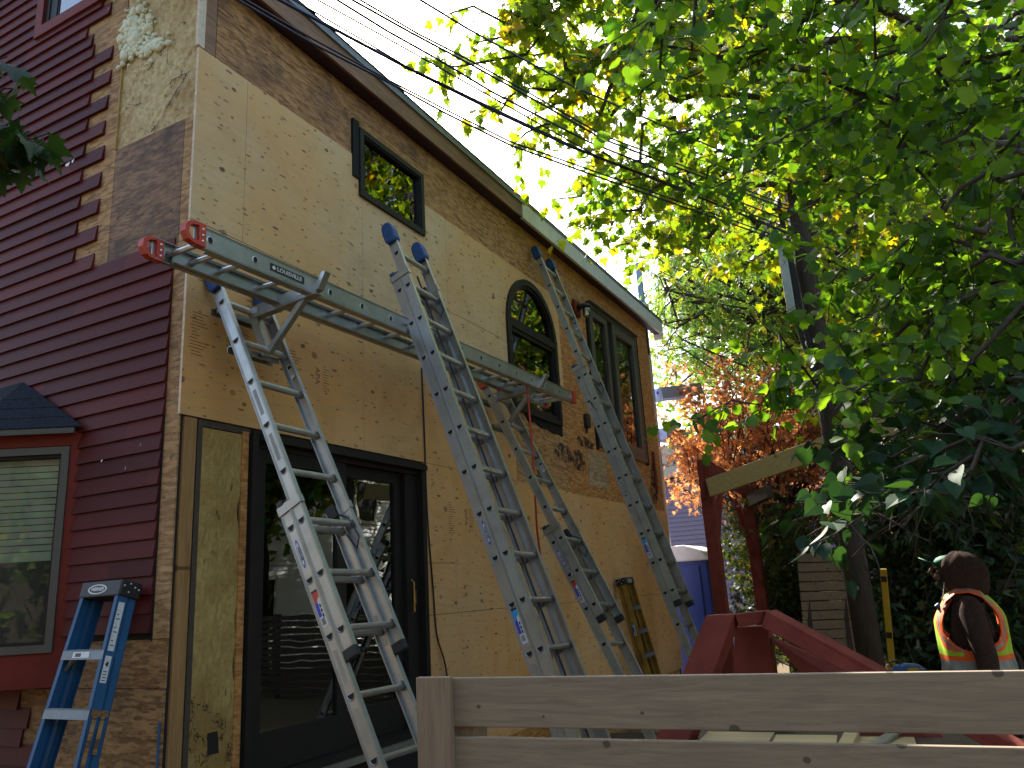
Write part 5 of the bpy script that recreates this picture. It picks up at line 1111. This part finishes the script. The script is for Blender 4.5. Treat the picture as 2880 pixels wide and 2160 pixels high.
# --- dark hedge-like tree behind the worker
hd = thing('shrub', 'dark leafy shrub mass behind the worker at the lower right', 'shrub', (.0, 11.2, GZ))
jl = []
for k in range(110):
    ex, ey = rs.uniform(2360, 2870), rs.uniform(1080, 1700); d = rs.uniform(10.3, 11.6); e_ = at(ex, ey, d); jl.append((wob((.0+rs.uniform(-.7, .7), 11.2, GZ), e_, 6, .5, .1), .016, .003))
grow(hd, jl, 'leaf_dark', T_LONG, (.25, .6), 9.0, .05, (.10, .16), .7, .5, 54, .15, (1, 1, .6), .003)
# --- tall fill trees behind
def blob_tree(label, x, y, h, rad, n, mat, seed, tm=T_HEART, size=(.10, .16), zc=None, nb=26, group=None, fl=.8):
    o = thing('broadleaf_tree', label, 'tree', (x, y, GZ), group); r = random.Random(seed); g = np.random.default_rng(seed)
    trunk(o, [(x, y, GZ), (x+r.uniform(-.2, .2), y, h*.4), (x+r.uniform(-.4, .4), y, h*.85)], [.25, .2, .07])
    wood = MB(); P = []; zc = zc or h*.62
    for k in range(nb):
        a = r.uniform(0, 2*pi); u = r.random()**.5; hz = r.uniform(-1, 1); rr_ = rad*u*math.sqrt(max(.05, 1-hz*hz)); c = Vector((x+cos(a)*rr_, y+sin(a)*rr_, zc+hz*(h-zc)*.95))
        wood.path(wob((x, y, max(1.5, c.z-rad*.6)), c, 5, .5, .1, r), [.06, .05, .04, .03, .02, .01], 5, cap=False)
        m_ = n//nb; q = g.normal(size=(m_, 3))*np.array((1, 1, .7))*rad*.24; P.append(q+np.array(c))
    P = np.concatenate(P); w = wood.build('branches', 'bark', o, True); w.matrix_local = Matrix.Translation(-o.location)
    leaves('crown', o, mat, tm, P, g.uniform(*size, len(P)), None, fl, .4, 0, seed); return o
p_ = at(2180, 640, 24)
blob_tree('wide green crown far behind the house corner, left of the pole', p_.x, p_.y, 13.5, 3.6, 13000, 'leaf_fill', 65, T_MAPLE, size=(.16, .24), zc=9.0, nb=40)
blob_tree('bushy green tree between the pole and the right edge, far back', 1.2, 18.5, 13, 2.8, 19000, 'leaf_fill', 66, T_MAPLE, (.14, .2), zc=7.5, nb=40)
blob_tree('tall green tree far behind the yard, right of the pole foot', .6, 21.0, 15, 4.2, 15000, 'leaf_fill', 61, size=(.14, .22), nb=40)
blob_tree('tall green tree far behind the yard, right of the pole', 3.8, 23.0, 17, 4.0, 20000, 'leaf_maple', 62, T_MAPLE, (.15, .22), zc=7.5, nb=40)
blob_tree('spreading green tree behind the slat fence at the right', 1.4, 15.5, 9.5, 2.3, 9000, 'leaf_fill', 63, size=(.11, .17), zc=5.2)
# trees of the yard beyond the right edge of the picture; the windows mirror them
gp = 'trees of the yard to the right'
for k, (x, y, h, r_, m_) in enumerate(((6.2, 13.5, 13, 2.4, 'leaf_maple'), (5.5, 33, 15, 3.5, 'leaf_fill'), (6.5, 30, 15, 4.0, 'leaf_maple'), (6.4, 4.0, 10, 2.6, 'leaf_fill'))):
    blob_tree(['yellow green tree in the side yard nearest the white house', 'dark green tree in the side yard past the white house', 'farthest yellow green tree of the side yard', 'green tree in the side yard next to the camera'][k], x, y, h, r_, 7000, m_, 70+k, T_MAPLE, (.16, .24), nb=26, group=gp)
for k, (x, y, h) in enumerate(((-4.5, -7, 9), (1.0, -9, 10))):
    blob_tree(['green tree behind the camera, toward the street', 'green tree behind the camera, toward the garden'][k], x, y, h, 3.0, 6000, 'leaf_fill', 80+k, T_MAPLE, (.16, .24), nb=26, group='trees behind the camera')
# --- near branch at the left edge
lb_ = thing('small_tree', 'dark leafy branches poking in at the left edge in front of the maroon clapboards', 'tree', (-3.5, 1.35, GZ))
trunk(lb_, [(-3.5, 1.35, GZ), (-3.5, 1.38, 1.5), (-3.45, 1.42, 3.0), (-3.42, 1.5, 4.0)], [.05, .045, .03, .015])
jl = []
for a, b in (((-150, 330, 3.55), (40, 250, 3.6)), ((-150, 200, 3.6), (20, 160, 3.6)), ((-150, 420, 3.5), (135, 375, 3.6)), ((-120, 480, 3.5), (60, 400, 3.6)), ((-150, 480, 3.5), (-10, 420, 3.6))):
    s_ = at(*a); jl.append((wob((-3.45, 1.42, min(3.9, s_.z)), s_, 2, .2)[:-1] + limb_px(a, b, 5, .5, .0), .010, .003))
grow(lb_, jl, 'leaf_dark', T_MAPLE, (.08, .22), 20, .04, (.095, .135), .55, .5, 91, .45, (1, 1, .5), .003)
# ------------------------------------------------------------------ PERSON (faces -x, left side toward the camera)
plain('skin', (.12, .062, .040), .5, var=.08); plain('hoodie', (.050, .030, .024), .95, var=.25, sc=60, bump=.5, spec=.1); plain('jeans', (.03, .035, .055), .9, bump=.3)
plain('vest_yellow', (.36, .58, .02), .7, var=.06, sc=30); plain('vest_orange', (.85, .12, .012), .65, var=.05); plain('reflective', (.26, .27, .26), .35, .2); plain('cap_green', (.012, .14, .075), .7); plain('beard', (.012, .010, .009), .9, bump=.8)
pc = Vector((.085, 5.70, GZ))
per = thing('person', 'worker in brown hood, green cap and orange and yellow safety vest, looking left', 'person', pc)
def skin_mesh(name, mat, chains, sub=2, root=0):
    vs, es, rd_ = [], [], []
    idx = {}
    for ch in chains:
        prev = None
        for nm, p, r in ch:
            if nm in idx: i = idx[nm]
            else: i = len(vs); idx[nm] = i; vs.append(p); rd_.append(r if isinstance(r, tuple) else (r, r))
            if prev is not None: es.append((prev, i))
            prev = i
    me = bpy.data.meshes.new(name); me.from_pydata(vs, es, []); o = bpy.data.objects.new(name, me); COL.objects.link(o)
    sk = o.modifiers.new('s', 'SKIN'); me.skin_vertices[0].data.foreach_set('radius', [x for r in rd_ for x in r]); me.skin_vertices[0].data[root].use_root = True
    sb = o.modifiers.new('u', 'SUBSURF'); sb.levels = sub; sb.render_levels = sub
    m2 = evalmesh(o); o.modifiers.clear(); o.data = m2; m2.name = name; m2.materials.clear(); m2.materials.append(M[mat]); m2.polygons.foreach_set('use_smooth', [True]*len(m2.polygons)); o.parent = per; return o
# heights are above the ground; total 1.76
def hand(y, x, z, s):
    out = []
    for k, (dx, L_) in enumerate(((.030, .072), (.010, .080), (-.010, .074), (-.028, .058))):
        out.append([('w%d' % s, (x, y, z), .026), ('p%d' % s, (x-.004, y, z-.05), (.034, .016)), ('k%d%d' % (s, k), (x-dx, y, z-.095), .0105), ('m%d%d' % (s, k), (x-dx-.006, y-.006*s, z-.095-L_*.5), .0092), ('t%d%d' % (s, k), (x-dx-.016, y-.012*s, z-.095-L_), .0078)])
    out.append([('p%d' % s, (x-.004, y, z-.05), (.034, .016)), ('a%d' % s, (x-.045, y-.006, z-.07), .0115), ('b%d' % s, (x-.056, y-.008, z-.11), .0095)])
    return out
body = [[('hip', (.02, 0, .93), (.13, .15)), ('waist', (.01, 0, 1.10), (.11, .13)), ('chest', (-.0, 0, 1.30), (.125, .15)), ('neck0', (.0, 0, 1.46), (.075, .08)), ('neck', (-.015, 0, 1.53), (.055, .055)), ('jaw', (-.035, 0, 1.60), (.07, .062)), ('head', (-.030, 0, 1.67), (.092, .074)), ('crown', (-.01, 0, 1.725), (.06, .055))]]
for s in (-1, 1):
    body += [[('chest', (0, 0, 1.30), .13), ('sh%d' % s, (.02, s*.17, 1.44), .045), ('el%d' % s, (.055, s*.235, 1.16), .043), ('fw%d' % s, (.03, s*.235, .95), .033), ('w%d' % s, (.01, s*.235, .90), .026)]]
    body += hand(s*.235, .01, .90, s)
    body += [[('hip', (.02, 0, .93), .15), ('th%d' % s, (.02, s*.10, .86), .088), ('kn%d' % s, (0, s*.11, .50), .058), ('an%d' % s, (.03, s*.11, .09), .040), ('to%d' % s, (-.12, s*.12, .04), .035)]]
bo = skin_mesh('body', 'skin', body)
# face details on the profile: nose, lips, ears, eyes
fc = MB(); fc.path([(-.118, 0, 1.700), (-.134, 0, 1.682), (-.150, 0, 1.663), (-.128, 0, 1.655)], [.010, .012, .0155, .010], 8); fc.path([(-.116, -.022, 1.632), (-.128, 0, 1.634), (-.116, .022, 1.632)], [.005, .008, .005], 6); fc.path([(-.114, -.02, 1.622), (-.124, 0, 1.621), (-.114, .02, 1.622)], [.005, .0075, .005], 6)
fc.path([(-.108, -.045, 1.712), (-.124, -.018, 1.716), (-.124, .018, 1.716), (-.108, .045, 1.712)], [.006, .009, .009, .006], 6)
for s in (-1, 1): fc.ball((-.01, s*.076, 1.672), (.018, .010, .030)); fc.ball((-.105, s*.030, 1.640), (.022, .022, .030))
fc.build('face', 'skin', per, True)
for s in (-1, 1): MB().ball((-.112, s*.030, 1.694), (.011, .012, .009)).build('eye', 'reflective', per, True)
bd_ = MB(); bd_.ball((-.090, 0, 1.598), (.040, .050, .030)); bd_.ball((-.060, -.052, 1.615), (.040, .018, .040)); bd_.ball((-.060, .052, 1.615), (.040, .018, .040)); bd_.path([(-.118, -.026, 1.640), (-.124, 0, 1.643), (-.118, .026, 1.640)], [.004, .006, .004], 6); bd_.build('beard', 'beard', per, True)
hood = [[('hip', (.03, 0, .90), (.150, .165)), ('waist', (.02, 0, 1.10), (.15, .16)), ('chest', (.015, 0, 1.32), (.148, .165)), ('nk', (.02, 0, 1.46), (.09, .10))]]
for s in (-1, 1): hood += [[('chest', (0, 0, 1.32), .14), ('sh%d' % s, (.025, s*.185, 1.455), .080), ('um%d' % s, (.045, s*.235, 1.30), .070), ('el%d' % s, (.065, s*.250, 1.15), .064), ('fw%d' % s, (.045, s*.250, 1.00), .054), ('cu%d' % s, (.022, s*.245, .915), .044)]]
skin_mesh('hoodie', 'hoodie', hood)
# hood: open-fronted shell around the head
hd_ = MB(); nu, nv = 28, 18
cen = Vector((.010, 0, 1.650))
for layer, sc_ in ((0, 1.0), (1, .90)):
    for j in range(nv+1):
        for i in range(nu+1):
            ph = -pi*.74+1.48*pi*i/nu; th = .02+pi*.93*j/nv                            # ph=0 is the back of the head (+x)
            rx, ry, rz = .140*sc_, .118*sc_, .130*sc_; dn = max(0, (th-pi*.62)/(pi*.38))
            p = Vector((rx*sin(th)*cos(ph), ry*sin(th)*sin(ph), rz*cos(th))); p.z -= dn*.055; p.x += .012*sin(th)*(1 if cos(ph) > .6 else 0) + dn*.01; p.x *= 1.06 if cos(ph) > 0 else 1.0; p += p.normalized()*.004*sin(9*ph+4*th); p *= 1+.30*dn*0
            if dn > 0: p.x = p.x*(1+.45*dn)+(.02*dn); p.y = p.y*(1+.45*dn)
            hd_.v.append(tuple(cen+p))
    b = layer*(nu+1)*(nv+1)
    for j in range(nv):
        for i in range(nu): k = b+j*(nu+1)+i; hd_.f.append((k, k+1, k+nu+2, k+nu+1) if layer == 0 else (k+nu+1, k+nu+2, k+1, k)); hd_.mi.append(0)
n1_ = (nu+1)*(nv+1)
for j in range(nv):
    for i in (0, nu): k = j*(nu+1)+i; hd_.f.append((k, k+nu+1, k+nu+1+n1_, k+n1_)); hd_.mi.append(0)
hd_.path([tuple(cen+Vector((.128*sin(t_)*cos(pi*.70), s_*.108*sin(t_)*sin(pi*.70), .125*cos(t_)))) for s_, t_ in [(-1, .02+pi*.75*k/9) for k in range(9, -1, -1)]+[(1, .02+pi*.75*k/9) for k in range(1, 10)]], .010, 6)
hd_.path([(.10, 0, 1.50), (.07, -.09, 1.495), (-.02, -.115, 1.50), (-.085, -.05, 1.49), (-.085, .05, 1.49), (-.02, .115, 1.50), (.07, .09, 1.495), (.10, 0, 1.50)], .034, 8)
hd_.build('hood', 'hoodie', per, True)
cp = MB(); bp = [(-.100, -.078), (-.150, -.070), (-.188, -.040), (-.198, 0), (-.188, .040), (-.150, .070), (-.100, .078)]
cp.prism(bp, lambda a, b: (a, b, 1.738+(-.10-a)*.16-b*b*4), lambda a, b: (a, b, 1.745+(-.10-a)*.16-b*b*4)); cp.ball((-.045, 0, 1.722), (.072, .070, .040)); cp.build('cap', 'cap_green', per, True)
# safety vest
vm = MB(); NU, NV = 200, 80
def vpt(u, v, off=0):
    ph = 2*pi*u; z = .95 + .575*v                                                # v=1 shoulder line
    w = max(0, (v-.72)/.28); a = (.182+.012*(1-v)) + off; b = .205 + off; a *= 1-.52*w**1.6; b *= 1-.40*w**2.2; cx = .018+.012*w
    fl_ = 1+.05*max(0, .35-v)/.35; bulge = .006*sin(5*ph)+.004*sin(11*ph+v*9)
    return (cx+(a*fl_+bulge)*cos(ph), (b*fl_+bulge)*sin(ph), z)
def vmat(u, v):
    ph = 2*pi*u; out = 0
    arm = min(abs(((ph-pi/2+pi) % (2*pi))-pi), abs(((ph+pi/2+pi) % (2*pi))-pi))  # angle from the sides
    top_ = .44
    if v > top_:
        half = .92*math.sqrt(max(0, min(1, (v-top_)/.20)))*(1-.25*max(0, v-.8)/.2)
        if arm < half: return -1
        d = (arm-half)*.19
        e = d if v > top_+.03 else (v-top_)
        if d < .030: return 1
        if d < .058: return 2
        if d < .105: return 1
    elif v > top_-.05 and arm < .35: return 1
    if .17 <= v < .22 or .35 <= v < .40: return 1
    if .22 <= v < .35: return 2
    if v > .95: return 0
    return 0
for j in range(NV+1):
    for i in range(NU): vm.v.append(vpt(i/NU, j/NV))
for j in range(NV):
    for i in range(NU):
        m_ = vmat((i+.5)/NU, (j+.5)/NV)
        if m_ < 0: continue
        vm.f.append((j*NU+i, j*NU+(i+1) % NU, (j+1)*NU+(i+1) % NU, (j+1)*NU+i)); vm.mi.append(m_)
vo = vm.build('safety_vest', ['vest_yellow', 'vest_orange', 'reflective'], per, True)
sl = vo.modifiers.new('thick', 'SOLIDIFY'); sl.thickness = .006; sl.offset = 1
# shoulder straps joining front and back panels
stp = MB()
for s in (-1, 1):
    for w0, w1, m_ in ((.070, .085, 0), (.085, .105, 1), (.105, .130, 2), (.130, .150, 1)):
        prof = [(-.125, 1.46), (-.09, 1.52), (-.03, 1.565), (.04, 1.568), (.10, 1.54), (.15, 1.47)]
        for (x0, z0_), (x1, z1_) in zip(prof[:-1], prof[1:]):
            q = lambda x, w, z: (x, s*w, z-(w-.07)*.42)
            a = [q(x0, w0, z0_), q(x1, w0, z1_), q(x1, w1, z1_), q(x0, w1, z0_)]; b = [(p[0], p[1], p[2]+.006) for p in a]
            stp.add(a+b, [(0,1,2,3), (7,6,5,4), (0,4,5,1), (2,6,7,3)], m_)
stp.build('shoulder_strap', ['vest_yellow', 'vest_orange', 'reflective'], per)
leg = []
for s in (-1, 1): leg += [[('hip', (.03, 0, .92), (.145, .15)), ('th%d' % s, (.025, s*.10, .84), .105), ('kn%d' % s, (.0, s*.112, .50), .078), ('an%d' % s, (.035, s*.112, .10), .062)]]
skin_mesh('trousers', 'jeans', leg)
bt = MB()
for s in (-1, 1): bt.path([(.06, s*.112, .055), (.02, s*.112, .06), (-.06, s*.116, .045), (-.15, s*.12, .035), (-.175, s*.122, .03)], [.045, .055, .046, .042, .025], 10); bt.path([(.03, s*.112, .05), (.03, s*.112, .20)], [.055, .058], 10)
bt.build('boots', 'black_rubber', per, True)
er = MB(); er.path([(-.08, -.08, 1.60), (-.10, -.10, 1.52), (-.115, -.08, 1.44), (-.14, -.06, 1.36), (-.16, -.05, 1.30)], .0025, 5); er.build('earphone_cord', 'sticker_white', per)
bnd = MB(); bnd.box(-.022, .012, -.03, .03, -.045, .03); b2_ = bnd.build('neck_cloth', 'porta_blue', per, bevel=.006); b2_.matrix_local = Matrix.Translation((-.125, -.03, 1.45)) @ Matrix.Rotation(R(-35), 4, 'Y')
# ------------------------------------------------------------------ LIGHT
SUN_DIR = Vector((-.55, .64, .78)).normalized()        # towards the sun
W = bpy.data.worlds.new('World'); S.world = W; W.use_nodes = True; wt = W.node_tree; wt.nodes.clear()
sky = wt.nodes.new('ShaderNodeTexSky'); sky.sky_type = 'NISHITA'; sky.sun_disc = False
sky.sun_elevation = math.asin(SUN_DIR.z); sky.sun_rotation = math.atan2(SUN_DIR.x, SUN_DIR.y); sky.dust_density = 3.0; sky.air_density = 1.2; sky.ozone_density = 1.0
bg = wt.nodes.new('ShaderNodeBackground'); bg.inputs[1].default_value = .15; ow = wt.nodes.new('ShaderNodeOutputWorld')
wt.links.new(sky.outputs[0], bg.inputs[0]); wt.links.new(bg.outputs[0], ow.inputs[0])
sl_ = bpy.data.lights.new('sun', 'SUN'); sl_.energy = 5.0; sl_.angle = R(.53); sl_.color = (1, .93, .82)
so_ = bpy.data.objects.new('sun', sl_); COL.objects.link(so_); so_.rotation_euler = SUN_DIR.to_track_quat('Z', 'Y').to_euler(); so_.location = SUN_DIR*60
S.view_settings.view_transform = 'Standard'; S.view_settings.look = 'None'; S.view_settings.exposure = 1.8; S.view_settings.gamma = 1
S.cycles.max_bounces = 8; S.cycles.transparent_max_bounces = 12; S.cycles.diffuse_bounces = 4; S.cycles.transmission_bounces = 4; S.cycles.caustics_reflective = False; S.cycles.caustics_refractive = False
